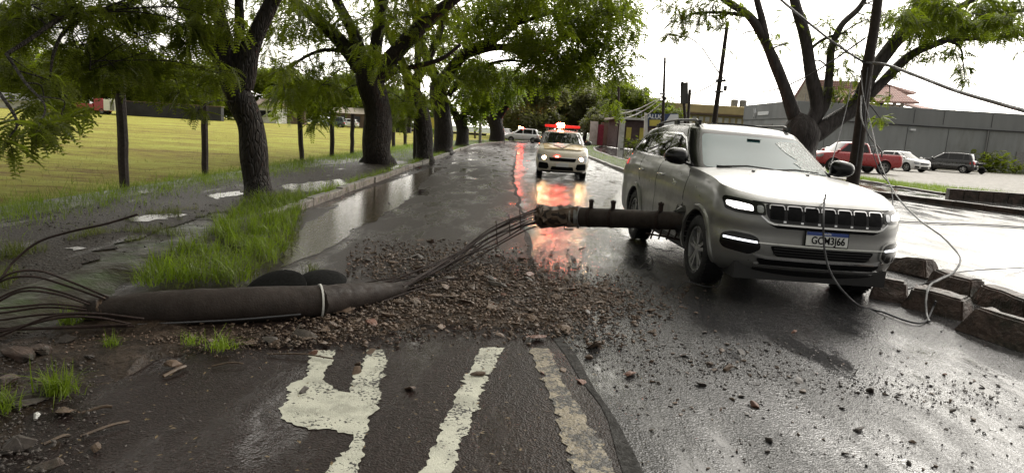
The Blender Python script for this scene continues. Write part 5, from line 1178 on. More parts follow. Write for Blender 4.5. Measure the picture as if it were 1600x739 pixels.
simple_car('parked_car', 'black hatchback with red tail lamps parked nearest the grey wall', (D(1470,255,55).x, 56.2, .11), -.75, dict(hatch, w=1.72, paint='black', roof=1.6, belt=1.02, hood=.9, hi=True))
simple_car('parked_car', 'light car mostly hidden behind the red pickup bonnet', (D(1292,240,52).x, 53, .11), -math.pi/2-.3, dict(hatch, paint='white'))
# motorcycle
mc = empty('motorcycle', (D(1527,262,54).x, 54.3, .11), R_(20), label='small motorcycle parked right of the black hatchback', cat='motorcycle')
for y in (.62, -.62):
    m = MB().lathe([(-.05,.20),(-.06,.27),(0,.30),(.06,.27),(.05,.20)], 24, 'x'); w_ = m.build('wheel', M['tyre'], mc, 40); w_.location = (0, y, .3)
m = MB(); m.tube([(0,.62,.3),(0,.45,.75),(0,.38,1.0)], .04, 6); m.build('fork', M['metal_grey'], mc)
m = MB(); m.tube([(0,.42,.8),(0,.2,.78),(0,-.05,.72),(0,-.5,.78),(0,-.8,.85)], [.07,.15,.14,.10,.05], 10); m.build('fuel_tank', M['gloss_black'], mc, 50)
m = MB(); m.box((0,.05,.42),(.28,.4,.34)); m.tube([(.12,.1,.35),(.14,-.3,.3),(.16,-.85,.35)], .04, 8); m.build('engine', M['metal_grey'], mc, None)
m = MB(); m.tube([(-.35,.25,1.05),(0,.38,1.0),(.35,.25,1.05)], .02, 6); m.tube([(.28,.28,1.05),(.34,.28,1.22)], .012, 5); m.tube([(-.28,.28,1.05),(-.34,.28,1.22)], .012, 5); m.box((.35,.28,1.27),(.14,.02,.08)); m.box((-.35,.28,1.27),(.14,.02,.08)); m.build('handlebar', M['trim'], mc)
m = MB(); m.box((0,.5,.95),(.2,.08,.16)); m.build('headlight', M['lens'], mc, None, .03)
# ================================================================== LEFT BACKGROUND
def bbox(name, label, cat, x0, x1, yt, Y, dep, mat, extra=None, zb=0):
    a, b = D(x0, yt, Y), D(x1, yt, Y); m = MB(); m.box(((a.x+b.x)/2, Y+dep/2, (a.z+zb)/2), (b.x-a.x, dep, a.z-zb)); 
    root = empty(name, ((a.x+b.x)/2, Y+dep/2, 0), label=label, cat=cat); o = m.build('wall', mat, None); rel(o, root); return root, a, b
for nm, lab, ct, x0, x1, yt, Y, mat, roof in (('long_shed', 'pale shed at the far left edge beyond the field', 'building', -60, 52, 152, 104, 'wall_white', 'metal_grey'),
    ('boundary_wall', 'long black wall at the back of the field behind the second fence post', 'wall', 183, 345, 158, 101, 'wall_dark', None), ('boundary_wall', 'dark brown wall behind the parked white car across the field', 'wall', 84, 150, 161, 106, 'wall_brown', None),
    ('house', 'small pale house between the first two trunks at the back of the field', 'building', 402, 432, 164, 112, 'wall_white', 'wall_brown'), ('boundary_wall', 'grey wall left of the parked dark van across the field', 'wall', 432, 476, 172, 118, 'wall_brown', None),
    ('house', 'brown house with a wide roof left of the thickest trunk', 'building', 520, 575, 176, 122, 'wall_brown', 'wall_beige'), ('container', 'dark container at the back of the field, right of the thickest trunk', 'container', 619, 642, 185, 96, 'wall_dark', None),
    ('boundary_wall', 'low dark wall at the far end of the field near the yellow panel', 'wall', 642, 760, 203, 118, 'wall_dark', None)):
    r_, a, b = bbox(nm, lab, ct, x0, x1, yt, Y, 5 if roof else 1, M[mat])
    if roof:
        m = MB(); xm = (a.x+b.x)/2; w2 = (b.x-a.x)/2+.5; m.add([(xm-w2, Y-.5, a.z), (xm+w2, Y-.5, a.z), (xm+w2, Y+5.5, a.z), (xm-w2, Y+5.5, a.z), (xm-w2, Y+2.5, a.z+1.1), (xm+w2, Y+2.5, a.z+1.1)], [(0,1,5,4),(3,4,5,2),(0,4,3),(1,2,5),(0,3,2,1)]); rel(m.build('roof', M[roof], None), r_)
        for k in range(2):
            p = a.lerp(b, .3+.4*k); m = MB(); m.box((p.x, Y-.04, 1.5), (1.0, .1, 1.0)); rel(m.build('window', M['glass'], None), r_)
    else:
        m = MB(); m.box(((a.x+b.x)/2, Y+.5, a.z+.06), (b.x-a.x+.2, 1.2, .12)); rel(m.build('coping', M['wall_brown'], None), r_)
ys = empty('yellow_panel', (D(678,205,62).x, 62, 0), label='yellow sign panel on posts behind the fence, left of the fourth tree', cat='sign')
m = MB(); m.box((0,0,1.55),(1.0,.06,1.0)); m.build('panel', M['yellow'], ys, bevel=.01)
for s in (-.4,.4): m = MB(); m.box((s,.06,.75),(.07,.06,1.5)); m.build('post', M['post'], ys)
simple_car('parked_car', 'white car parked across the field at the far left', (D(92,170,98).x, 98, 0), math.pi/2, dict(hatch))
simple_car('parked_car', 'dark green car parked across the field between the first two trunks', (D(500,190,108).x+1, 108, 0), -math.pi/2, dict(hatch, paint='darkgreen', roof=1.7))
simple_car('parked_car', 'white car parked beside the dark container across the field', (D(484,190,112).x+4, 116, 0), -math.pi/2, dict(hatch))
tr = empty('truck', (D(155,172,99).x, 99, 0), -math.pi/2, label='small red truck standing in front of the trees across the field', cat='truck')
m = MB(); m.add([(-.9,-.2,.5),(.9,-.2,.5),(.9,1.6,.5),(-.9,1.6,.5),(-.9,-.2,2.3),(.9,-.2,2.3),(.85,1.0,2.3),(-.85,1.0,2.3),(.9,1.6,1.4),(-.9,1.6,1.4)], [(3,2,1,0),(0,1,5,4),(4,5,6,7),(2,3,9,8),(8,9,7,6),(1,2,8,6,5),(0,4,7,9,3)]); m.build('cab', M['red'], tr, None, .03)
m = MB(); m.box((0,-2.3,1.1),(1.9,4.0,.7)); m.build('cargo_bed', M['red'], tr, None, .03)
m = MB(); m.box((0,1.35,1.85),(1.5,.5,.5)); m.build('windscreen', M['glass'], tr)
for y in (.9,-2.8):
    for sg in (1,-1): make_wheel(tr, (sg*.8, y, .42), .42, .24, sg, 'rim', 5, False)
bt = empty('box_trailer', (D(178,172,97).x, 97, 0), label='small white box trailer left of the second fence post across the field', cat='trailer')
m = MB(); m.box((0,0,1.45),(1.9,1.8,1.7)); m.build('box', M['white'], bt, None, .04); m = MB(); m.box((.3,-.93,1.3),(.6,.02,1.2)); m.build('door', M['metal_grey'], bt)
for sg in (1,-1): make_wheel(bt, (sg*.85, 0, .33), .33, .2, sg, 'rim', 5, False)
# fence posts
PO = [(188,147,195,296,12.0,.088,'nearest'), (320,158,320,276,15.3,.078,'second'), (467,168,472,251,23.0,.085,'third'), (519,172,519,247,25.2,.09,'fourth'), (551,178,550,243,27.8,.09,'fifth'),
      (615,184,615,232,37.8,.11,'sixth'), (633,186,633,228,43.0,.11,'seventh'), (672,192,672,223,55.6,.12,'eighth'), (682,193,682,221,61,.12,'ninth'), (716,200,716,219,72,.12,'tenth'), (731,201,731,219,78,.12,'eleventh'), (742,202,742,219,84,.12,'twelfth')]
for tx, ty, bx, by, Y, r, lab in PO:
    b_ = D(bx, by, Y); b_.z = -.02; t_ = D(tx, ty, Y); m = MB(); h = (t_-b_); m.tube([h*k/6+Vector((random.gauss(0, .006), random.gauss(0, .006), 0)) for k in range(7)], [r*random.uniform(.93, 1.05) for _ in range(7)], 8)
    o = m.build('fence_post', M['post'], None, None); o.location = b_; props(o, '%s fence post along the edge of the field, counted from the camera' % lab, 'fence post', 'old fence posts along the field')
o = px_tube('fence_post', [(62,250),(61,200)], 7.7, .0, M['post'], 'x', 'y') if False else None
# ================================================================== THE BROKEN CONCRETE POLE
def rough_tube(pts, rad, n=20, amp=.004, seed=0, rag=0):
    """tapered concrete piece with a ragged broken end"""
    r = random.Random(seed); m = MB(); P = catmull(pts, 8); k = len(P); rd = np.interp(np.linspace(0, 1, k), np.linspace(0, 1, len(rad)), rad)
    m.tube(P, rd, n); T = (P[-1]-P[0]).normalized(); v = []
    for i, c in enumerate(m.v):
        ring = i//n; a = amp
        if rag and (ring > k-3): a = rag
        v.append(tuple(Vector(c)+Vector((r.gauss(0, a), r.gauss(0, a), r.gauss(0, a)))))
    m.v = v; return m
lo = [G(140,487,.085), G(250,482,.115), G(375,477,.125), G(500,471,.115), G(560,463,.085), G(628,454,.05)]
base = lo[2].copy(); base.z = 0
fp = empty('broken_pole', base, label='fallen dark concrete pole lying across the left lane with steel rods at both ends', cat='broken pole')
m = rough_tube([p-base for p in lo[:4]], [.085,.118,.128,.130,.122], 24, .002, 1); sh_ = m.build('shaft', M['pole_concrete'], fp, 60)
m = rough_tube([p-base for p in [lo[3].lerp(lo[2],.03), lo[4], lo[5]]], [.121,.115,.100,.062], 20, .003, 2, .014); m.build('broken_tip', M['pole_concrete'], sh_, 35)
m = rough_tube([p-base for p in [lo[0].lerp(lo[1], .25), lo[0], lo[0]+(lo[0]-lo[1])*.12]], [.10,.075,.03], 14, .006, 4, .02); m.build('broken_tip', M['rubble'], sh_, 35)
c = lo[3]-base; d = (lo[3]-lo[2]).normalized(); m = MB(); m.tube([c-d*.007, c+d*.007], [.1345,.1345], 32); o = m.build('painted_ring', M['wall_white'], sh_, 60)
m = MB(); m.tube([p-base for p in catmull([G(215,507,.05), G(300,503,.06), G(375,499,.07), G(470,491,.08)], 6)], .006, 6); m.build('side_rod', M['cable_grey'], sh_)
# rods fanning out at the left end
rods = [[(170,465),(110,440),(60,423),(10,430),(-30,470)], [(165,468),(100,445),(50,432),(0,440),(-40,480)], [(140,472),(90,455),(45,449),(0,465),(-50,500)], [(140,476),(90,460),(35,455),(-10,475)],
        [(135,480),(80,475),(20,480),(-40,484)], [(135,484),(70,480),(10,488),(-50,495)], [(140,488),(60,492),(0,500),(-60,505)], [(200,496),(130,490),(70,500),(0,518),(-60,530)], [(205,512),(150,496),(90,497),(0,520),(-60,545)],
        [(200,514),(120,516),(40,515),(-40,520)], [(210,516),(120,523),(30,540),(-60,550)], [(200,507),(90,512),(-20,513)], [(225,498),(150,490),(80,494),(0,530)]]
for i, q in enumerate(rods):
    Yb = lo[0].y-.0-.02*i; pts = [D(px, max(py, 0), Yb-.10*k) for k, (px, py) in enumerate(q)]
    for p in pts: p.z = max(p.z, .07)
    m = MB(); m.tube([p-base for p in catmull(pts, 6)], .0075, 6); m.build('reinforcing_rod', M['steel_rust'], fp, 60)
m = MB(); m.tube([p-base for p in catmull([D(-30,470,4.3), D(0,437,4.4), D(22,408,4.5), D(60,378,4.6), D(110,362,4.7), D(165,350,4.8), D(215,335,4.9)], 6)], .0085, 6); o = m.build('reinforcing_rod', M['steel_rust'], fp, 60); o['label'] = 'long bent rod rising above the path'
# the upper piece, stuck in the SUV
hi = [D(849,338,8.05), D(905,339,7.95), D(960,341,7.75), D(1010,343,7.6), D(1056,345,7.42), D(1078,346,7.32)]
b2_ = hi[0].copy(); b2_.z = 0
up = empty('broken_pole', b2_, label='broken pole piece stuck horizontally in the side of the silver SUV above the road', cat='broken pole')
m = rough_tube([p-b2_ for p in hi], [.122,.118,.112,.106,.102,.098], 24, .002, 5); us = m.build('shaft', M['pole_concrete'], up, 50)
dd = (hi[0]-hi[1]).normalized(); m = rough_tube([hi[1]-b2_+(hi[1]-hi[1]), hi[0]-b2_, hi[0]-b2_+dd*.06], [.123,.132,.10], 16, .014, 6, .03); m.build('crumbled_end', M['rubble'], us, 20)
for t, px in ((.52,937), (.60,953), (1.0,1030)):
    pass
def along(px):
    for a, b in zip(hi[:-1], hi[1:]):
        pa, pb = to_px(a)[0], to_px(b)[0]
        if pa <= px <= pb: return a.lerp(b, (px-pa)/(pb-pa)), (b-a).normalized()
    return hi[-1], dd
def to_px(P):
    d = P-Vector((0, 0, CAMH)); z = d.dot(_f); return (PW/2+FOC*d.dot(_r)/z, PH/2-FOC*d.dot(_u)/z)
for px, w_, rr, mt in ((900,.03,.128,'metal_grey'), (907,.02,.127,'metal_grey'), (922,.035,.124,'steel_rust'), (956,.035,.119,'steel_rust'), (1030,.03,.112,'steel_rust'), (892,.02,.13,'kerb')):
    p, d = along(px); m = MB(); m.tube([p-b2_-d*w_/2, p-b2_+d*w_/2], [rr, rr], 24); cl = m.build('clamp', M[mt], up, 50)
    if px in (922, 956, 1030):
        q = p-b2_+Vector((0, -.03, rr)); m = MB(); m.box(q+Vector((0,0,.03)), (.045,.05,.07)); m.tube([q, q+Vector((0,0,.10))], .010, 6); m.tube([q+Vector((-.03,0,.075)), q+Vector((.03,0,.075))], .018, 6); m.build('clamp_bolt', M['steel_rust'], cl)
p, d = along(1045); m = MB(); q = p-b2_
m.tube([q+Vector((-.25,-.02,-.16)), q+Vector((.02,-.02,-.19)), q+Vector((.18,0,-.22))], .012, 6)
for k in range(4): m.tube([q+Vector((-.16+.09*k,-.02,-.10)), q+Vector((-.19+.09*k,-.02,-.22))], .011, 6)
m.build('step_bracket', M['steel_rust'], up)
p, d = along(888); m = MB(); q = p-b2_; m.tube([q+Vector((-.04,-.03,-.11)), q+Vector((-.04,-.03,-.15)), q+Vector((.07,-.03,-.15))], .010, 6); m.build('hook', M['steel_rust'], up)
# rods between the two pieces: part of the upper piece's cage
rg_ = random.Random(5)
for i in range(11):
    t = i/10; s = hi[0]+Vector((0, rg_.uniform(-.05,.05), .105-.21*t)); e = D(628-rg_.uniform(0,60), 450+8*t, 5.62+rg_.uniform(-.05,.05)); e.z = max(e.z, .04)
    a = D(825-3*t, 327+30*t, 7.95); b = D(770+rg_.uniform(-6,6), 352+34*t, 7.5); c_ = D(705+rg_.uniform(-8,8), 397+26*t, 6.7)
    pts = [s, a, b, c_, e]; pts = [pts[0]]+[q+Vector((rg_.gauss(0,.02), rg_.gauss(0,.03), rg_.gauss(0,.014))) for q in pts[1:-1]]+[pts[-1]]; m = MB(); m.tube([p-b2_ for p in catmull(pts, 8)], .0075, 6); m.build('reinforcing_rod', M['steel_rust'], up, 60)
for px, y0, y1, Y in ((812,328,360,7.85), (795,335,368,7.7), (775,345,382,7.5)):
    m = MB(); m.tube([D(px,y0,Y)-b2_, D(px+2,y1,Y)-b2_], .006, 5); m.build('binding_wire', M['steel_rust'], up)
for i, q in enumerate(([(600,462),(680,445),(740,428),(790,405)], [(630,455),(700,440),(760,434)], [(600,470),(660,455),(720,440)], [(560,444),(620,438),(690,424),(780,407)])):
    wire('loose_rod', [G(px, py, .05)+Vector((0,0,.03*math.sin(k*2))) for k, (px, py) in enumerate(q)], .006, M['steel_rust'], ['longest thin rod lying on the rubble toward the hanging rods', 'thin rod lying on the rubble right of the pole tip', 'thin rod half buried beside the pole tip', 'thin rod lying just above the pole tip'][i], 'steel rod')
# black caps behind the fallen pole
for k, (x0, x1, yt, Y, lab) in enumerate(((372, 472, 421, 5.0, 'larger black curved lid leaning behind the fallen pole'), (462, 536, 423, 5.25, 'smaller black oval lid behind the fallen pole, right of the larger one'))):
    a, b = D(x0, 440, Y), D(x1, 440, Y); rw = (b.x-a.x)/2; c = (a+b)/2; m = MB(); V = []; n = 40
    for rr, z in ((0, .03), (.5, .027), (.85, .015), (1.0, 0), (1.0, -.012), (.8, .0), (.4, .012), (0, .015)): 
        for j in range(n): an = 2*math.pi*j/n; V.append((rr*rw*math.cos(an), rr*rw*.95*math.sin(an), z))
    m.add(V, [(i*n+j, i*n+(j+1) % n, (i+1)*n+(j+1) % n, (i+1)*n+j) for i in range(7) for j in range(n)]); o = m.build('lid', M['black_rubber'], None, 40)
    o.location = (c.x, Y+.10, .13 if k == 0 else .17); o.rotation_euler = (R_(30 if k == 0 else 16), R_(-8 if k == 0 else 3), 0); props(o, lab, 'lid', 'black lids behind the pole')
# ================================================================== RUBBLE
from mathutils import noise as mnz
M['stick'] = simple('stick_bark', (.075, .05, .032), .6, var=.5, scale=40)
def hull(seed, n=12, fl=(1, .8, .45)):
    r = random.Random(seed); bm = bmesh.new()
    for _ in range(n):
        v = Vector((r.gauss(0, 1), r.gauss(0, 1), r.gauss(0, 1))).normalized()*r.uniform(.75, 1); bm.verts.new((v.x*fl[0], v.y*fl[1], v.z*fl[2]))
    res = bmesh.ops.convex_hull(bm, input=bm.verts[:]); bad = [g for g in res['geom_interior'] if isinstance(g, bmesh.types.BMVert)]
    if bad: bmesh.ops.delete(bm, geom=list(set(bad)), context='VERTS')
    return bm
def rough(bm, amt=.06, seed=0):
    r = random.Random(seed); bmesh.ops.bevel(bm, geom=bm.edges[:], offset=.05, segments=1, affect='EDGES'); bmesh.ops.triangulate(bm, faces=bm.faces[:]); bmesh.ops.subdivide_edges(bm, edges=bm.edges[:], cuts=1)
    for v in bm.verts:
        v.co *= 1+r.gauss(0, amt)
        if v.co.length > 1.05: v.co *= 1.05/v.co.length
    return bm
ROCK = []
for k in range(14):
    bm = rough(hull(100+k, 11, (1, random.Random(k).uniform(.45, .9), random.Random(k+9).uniform(.25, .55))), .035, k); bmesh.ops.recalc_face_normals(bm, faces=bm.faces)
    me = bpy.data.meshes.new('rock%d' % k); bm.to_mesh(me); bm.free(); ROCK.append(me)
def rockmesh(k, mat):
    key = 'rk%d_%s' % (k, mat); me = bpy.data.meshes.get(key)
    if not me: me = ROCK[k].copy(); me.name = key; me.materials.append(M[mat])
    return me
def put_rock(name, P, s, mat, rg, label, cat, group, flat=1):
    o = bpy.data.objects.new(name, rockmesh(rg.randrange(14), mat)); COL.objects.link(o); o.location = P; o.scale = (s, s*rg.uniform(.8, 1.1), s*rg.uniform(.75, 1.1)*flat)
    o.rotation_euler = (rg.gauss(0, .22), rg.gauss(0, .22), rg.uniform(0, 6.28)); o.location.z += s*.22*flat; return props(o, label, cat, group)
heapc = [((700,405), 1.0), ((600,420), .9), ((760,440), 1.3), ((850,455), 1.1), ((930,462), .8), ((640,490), 1.0), ((760,495), 1.2), ((560,515), .8), ((480,530), .6), ((860,500), .9), ((820,420), .8), ((700,460), 1.2), ((900,490), .5), ((660,380), .3), ((590,395), .5), ((440,545), .4), ((970,480), .35), ((940,520), .3), ((1020,470), .2)]
def heap_pt(rg):
    (px, py), w_ = rg.choices(heapc, [c[1] for c in heapc])[0]; x = px+rg.gauss(0, 48); y = py+rg.gauss(0, 17)
    if y < 375 or y > 548 or (y < 440-(x-560)*.0 and x < 540): return None
    if x < 640 and y < 470 and y > 440: return None
    return G(x, y)
def heap_h(P):
    h = 0
    for (px, py), w_ in heapc[:12]:
        c = heap_w[(px, py)]; h += .035*w_*math.exp(-((P.x-c.x)**2/.16+(P.y-c.y)**2/.18))
    return min(h, .09)
heap_w = {c[0]: G(*c[0]) for c in heapc}
rg_ = random.Random(77)
for k in range(26):
    P = None
    while P is None: P = heap_pt(rg_)
    s = rg_.uniform(.07, .13); P.z = heap_h(P)*.9
    put_rock('concrete_slab', P, s, rg_.choice(('rubble', 'rubble', 'rubble', 'stone_dark')), rg_, 'larger flat slab of broken concrete lying in the heap', 'concrete slab', 'slabs lying in the heap', .55)
rg_ = random.Random(21); cnt = 0
while cnt < 292:
    P = heap_pt(rg_)
    if P is None: continue
    s = min(.12, .016+abs(rg_.gauss(0, .022))+(.03 if rg_.random() < .15 else 0)+(.045 if rg_.random() < .05 else 0)); P.z = heap_h(P)*rg_.uniform(.75, 1.05)+s*.05
    put_rock('concrete_fragment', P, s, 'rubble' if rg_.random() < .95 else 'rubble_red', rg_, 'flat broken concrete fragment in the heap between the two pole pieces', 'concrete fragment', 'concrete fragments heaped on the road', .7); cnt += 1
def mud():
    o = jag([tuple(G(px, py).xy) for px, py in ((430,545),(520,500),(560,478),(640,462),(560,430),(520,402),(600,388),(660,372),(740,385),(820,400),(900,425),(985,452),(1010,475),(960,500),(930,525),(860,540),(760,512),(700,530),(620,520),(560,545))], .05, 9, 12)
    bm = bmesh.new(); bm.faces.new([bm.verts.new((x, y, .0125)) for x, y in o])
    for ax, a, b in ((0, -1.9, 1.6), (1, 3.8, 9.5)):
        x = a
        while x < b:
            co = [0, 0, 0]; co[ax] = x; no = [0, 0, 0]; no[ax] = 1; bmesh.ops.bisect_plane(bm, geom=bm.verts[:]+bm.edges[:]+bm.faces[:], plane_co=co, plane_no=no, dist=1e-6); x += .07
    for v in bm.verts:
        v.co.z = -.01 if any(len(q.link_faces) < 2 for q in v.link_edges) else max(-.008 if v.co.x > .3 else .004, heap_h(v.co)*.8-.016+random.gauss(0, .004))
    for f_ in bm.faces:
        if f_.normal.z < 0: f_.normal_flip()
    props(link('mud', bm, M['mud'], None, 60), 'brown mud spread under the broken concrete', 'mud', kind='stuff')
M['mud'] = simple('mud', (.045, .028, .018), .5, var=.5, scale=9, bmp=.012, bs=50, spec=.35, dirt=(.075, .05, .032)); mud()
# fine crumbs: nobody could count them
def crumbs(name, label, fn, n, smin, smax, mat, seed, hull_n=7):
    tm = []
    for k in range(6):
        bm = hull(300+k+seed, hull_n, (1, .75, .42)); bm.verts.index_update(); tm.append((np.array([v.co[:] for v in bm.verts]), [tuple(v.index for v in f.verts) for f in bm.faces])); bm.free()
    r = random.Random(seed); pos = [[] for _ in tm]; sc = [[] for _ in tm]; c = 0
    while c < n:
        P = fn(r)
        if P is None: continue
        k = r.randrange(6); s = smin+(smax-smin)*r.random()**3; pos[k].append((P.x, P.y, P.z+s*.3)); sc[k].append(s); c += 1
    ng = np.random.default_rng(seed); parts = [scatter(t, np.array(p), ng.uniform(0, 6.28, len(p)), ng.normal(0, .35, len(p)), np.array(s), ng.normal(0, .35, len(p))) for t, p, s in zip(tm, pos, sc) if p]
    o = link(name, fast_mesh(name, parts), M[mat]); return props(o, label, 'gravel', kind='stuff')
def hp(r):
    P = heap_pt(r)
    if P is not None: P.z = heap_h(P)*r.uniform(.6, 1.0)+.008
    return P
crumbs('crumbled_concrete', 'crumbled concrete filling the heap between the pole pieces', hp, 15000, .006, .036, 'rubble', 1)
def wide(r):
    x, y = r.uniform(560, 1100), r.gauss(500, 60)
    if y < 360 or y > 739 or r.random() > math.exp(-((x-830)/190)**2): return None
    return G(x, y)
crumbs('fine_grit', 'fine grit sprayed over the wet lanes around the heap', wide, 2600, .003, .012, 'stone_dark', 2)
def wide2(r):
    c = r.random()
    if c < .35: x, y = r.gauss(1130, 70), r.gauss(562, 22)
    elif c < .6: x = r.uniform(1200, 1560); y = 590+(x-1200)*.10+r.gauss(0, 12)
    elif c < .75: x, y = r.gauss(960, 50), r.gauss(540, 30)
    else: x, y = r.uniform(880, 1600), r.uniform(470, 739)
    return G(x, y) if 480 < y < 739 else None
crumbs('scattered_grit', 'dark grit scattered on the wet right lane in front of the SUV', wide2, 3600, .003, .015, 'stone_dark', 3)
# stones one can point at
ST = [(985,587,.075,'rubble_red','flat red-brown fragment alone on the right lane'), (908,600,.06,'rubble_red','rounded red-brown stone beside the eroded lane line'), (1178,635,.055,'rubble_red','dark red stone alone below the pale grit patch'),
 (1137,577,.065,'rubble','pale square fragment at the foot of the stone cluster'), (1108,570,.055,'rubble','wide fragment left of the pale square one in the cluster'), (1095,602,.045,'stone_dark','dark stone just below the cluster on the right lane'), (1128,548,.04,'rubble','yellowish stone at the top of the cluster'),
 (1158,552,.045,'stone_dark','dark stone at the right end of the cluster'), (1070,557,.05,'stone_dark','stone left of the cluster, above the lone red fragment'), (1247,596,.055,'stone_dark','flat dark stone right of the cluster'), (640,608,.05,'rubble','tan stone between the painted letter and the white stroke'),
 (474,612,.05,'stone_dark','round stone on the left arm of the white painted letter'), (557,582,.05,'rubble','pale stone beside the right arm of the painted letter'), (560,570,.035,'rubble','small stone inside the top of the painted letter'), (580,551,.05,'rubble','flat stone on the top right corner of the painted letter'),
 (490,553,.055,'rubble_red','brown fragment on the top left corner of the painted letter'), (748,587,.065,'rubble','flat tan fragment lying on the white painted stroke'), (838,532,.10,'rubble_red','long flat fragment at the top of the eroded lane line'), (895,408,.12,'stone_dark','grey slab lying on the red reflection near the heap'),
 (910,390,.07,'stone_dark','upright shard standing behind the grey slab'), (850,585,.04,'rubble_red','stone touching the right edge of the eroded lane line'), (880,580,.05,'rubble','stone in the gutter beside the eroded lane line'), (1320,710,.035,'stone_dark','round black stone near the bottom edge below the SUV'),
 (1341,672,.045,'stone_dark','black jagged stone above the round one near the bottom edge'), (1199,706,.03,'stone_dark','small black stone near the bottom edge, left of the round one'), (1203,690,.04,'stone_dark','black twisted scrap near the bottom centre right'), (1383,598,.035,'stone_dark','dark cube-like stone in the middle of the right lane'),
 (1476,586,.035,'rubble_red','small brick-like cube on the bright wet patch at the right'), (1487,643,.035,'stone_dark','round dark stone at the lower right'), (1535,605,.03,'stone_dark','dark stone near the right edge, above the grit streak'), (1360,612,.05,'stone_dark','flat stone in the dark grit streak'),
 (1255,612,.045,'rubble','pale flat stone in the grit left of the dark streak'), (1020,520,.06,'rubble','fragment at the near right fringe of the heap'), (990,498,.05,'rubble','tan fragment on the right fringe of the heap'), (1100,520,.035,'stone_dark','dark stone between the heap and the near front tyre'),
 (1395,520,.03,'stone_dark','black lump beside the coiled pale cable'), (1382,498,.03,'stone_dark','black lump touching the coiled pale cable'), (935,540,.06,'rubble','pale fragment right of the heap above the gutter'), (920,560,.05,'rubble','broken fragment in the gutter near the eroded line'),
 (557,408,.05,'rubble','flat fragment in the shallow water at the far edge of the heap'), (608,318,.05,'stone_dark','small dark stone in the gutter water'), (470,512,.05,'rubble','fragment pressed against the fallen pole'), (1240,520,.04,'rubble_red','brown lump under the SUV bumper')]
rg_ = random.Random(8)
for px, py, s, mt, lab in ST: put_rock('loose_stone', G(px, py, .012 if px < 850 else 0), s, mt, rg_, lab, 'stone', 'loose stones on the road', .9)
# small scattered stones on the right lane
rg_ = random.Random(14)
for k in range(230):
    x = rg_.uniform(960, 1600); y = rg_.choice((rg_.gauss(560, 25), rg_.gauss(620, 35), rg_.uniform(520, 735)))
    if k % 3 == 0: x, y = rg_.gauss(1130, 60), rg_.gauss(562, 22)
    if y > 738 or y < 500: continue
    put_rock('pebble', G(x, y), rg_.uniform(.009, .028), rg_.choice(('stone_dark', 'stone_dark', 'rubble')), rg_, 'small dark pebble scattered on the wet right lane', 'pebble', 'pebbles scattered on the right lane', .9)
# ================================================================== NEAR LEFT CORNER: soil, broken blocks, sticks, weeds
def soil_sheet(name, pix, z, mat, seed, h=.05):
    bm = bmesh.new(); o = jag([tuple(G(px, py, 0).xy) for px, py in pix], .03, 8, seed); bm.faces.new([bm.verts.new((x, y, z)) for x, y in o])
    for ax, lo_, hi_ in ((0, min(p[0] for p in o), max(p[0] for p in o)), (1, min(p[1] for p in o), max(p[1] for p in o))):
        x = lo_+.09
        while x < hi_:
            co = [0, 0, 0]; co[ax] = x; no = [0, 0, 0]; no[ax] = 1; bmesh.ops.bisect_plane(bm, geom=bm.verts[:]+bm.edges[:]+bm.faces[:], plane_co=co, plane_no=no, dist=1e-6); x += .09
    from mathutils import noise as mn
    for v in bm.verts:
        e = any(len(q.link_faces) < 2 for q in v.link_edges)
        if not e: v.co.z += h*(.45+mn.noise(v.co*2.2)*.9+mn.noise(v.co*7)*.35)
    for f in bm.faces:
        if f.normal.z < 0: f.normal_flip()
    o = link(name, bm, M[mat], None, 60); return props(o, kind='structure')
soil_sheet('soil', [(-80,530),(60,520),(170,500),(330,505),(420,515),(440,532),(330,552),(240,565),(180,600),(130,650),(100,700),(60,780),(-80,780)], .0, 'soil', 4, .07)
BL = [(28,560,.17,'block','largest reddish broken block at the left edge under the steel rods'), (62,555,.12,'block','upright triangular chunk beside the largest broken block'), (105,535,.09,'stone_dark','chunk under the steel rods, right of the triangular one'), (12,600,.13,'block','tilted slab at the left edge below the largest broken block'),
 (75,610,.09,'rubble','pale chunk near the small grass tuft at the left'), (45,632,.10,'stone_dark','flat dark slab below the pale chunk at the left'), (58,652,.035,'wall_white','small white pebble between the broken slabs'), (100,645,.08,'rubble','rough fragment beside the long stick at the left'), (140,560,.06,'stone_dark','stone behind the small grass tuft'),
 (30,700,.10,'stone_dark','dark lump in the lower left corner'), (150,700,.045,'rubble','small tan stone above the lower left edge'), (200,545,.06,'stone_dark','stone in the shade below the fallen pole'), (270,572,.07,'rubble','flat fragment below the leafy twig'), (330,535,.05,'rubble','fragment beside the weed under the fallen pole'), (75,735,.08,'block','broken lump at the bottom edge left')]
for px, py, s, mt, lab in BL: put_rock('broken_block' if s > .07 else 'loose_stone', G(px, py, .02), s, mt, rg_, lab, 'stone', 'broken lumps in the left corner', .85)
def corner(r):
    x, y = r.uniform(-20, 420), r.uniform(520, 739)
    if r.random() > math.exp(-max(0, (x-60)+(y-560)*.6)/130): return None
    return G(x, y, .03 if x < 150 else .0)
crumbs('corner_gravel', 'dark gravel and crumbs covering the soil in the left corner', corner, 2600, .004, .022, 'stone_dark', 5)
def under(r):
    x, y = r.gauss(300, 110), r.gauss(530, 14); return G(x, y, .03) if 80 < x < 520 and y > 505 else None
crumbs('pole_debris', 'crushed debris strewn along the near side of the fallen pole', under, 1500, .005, .024, 'rubble', 6)
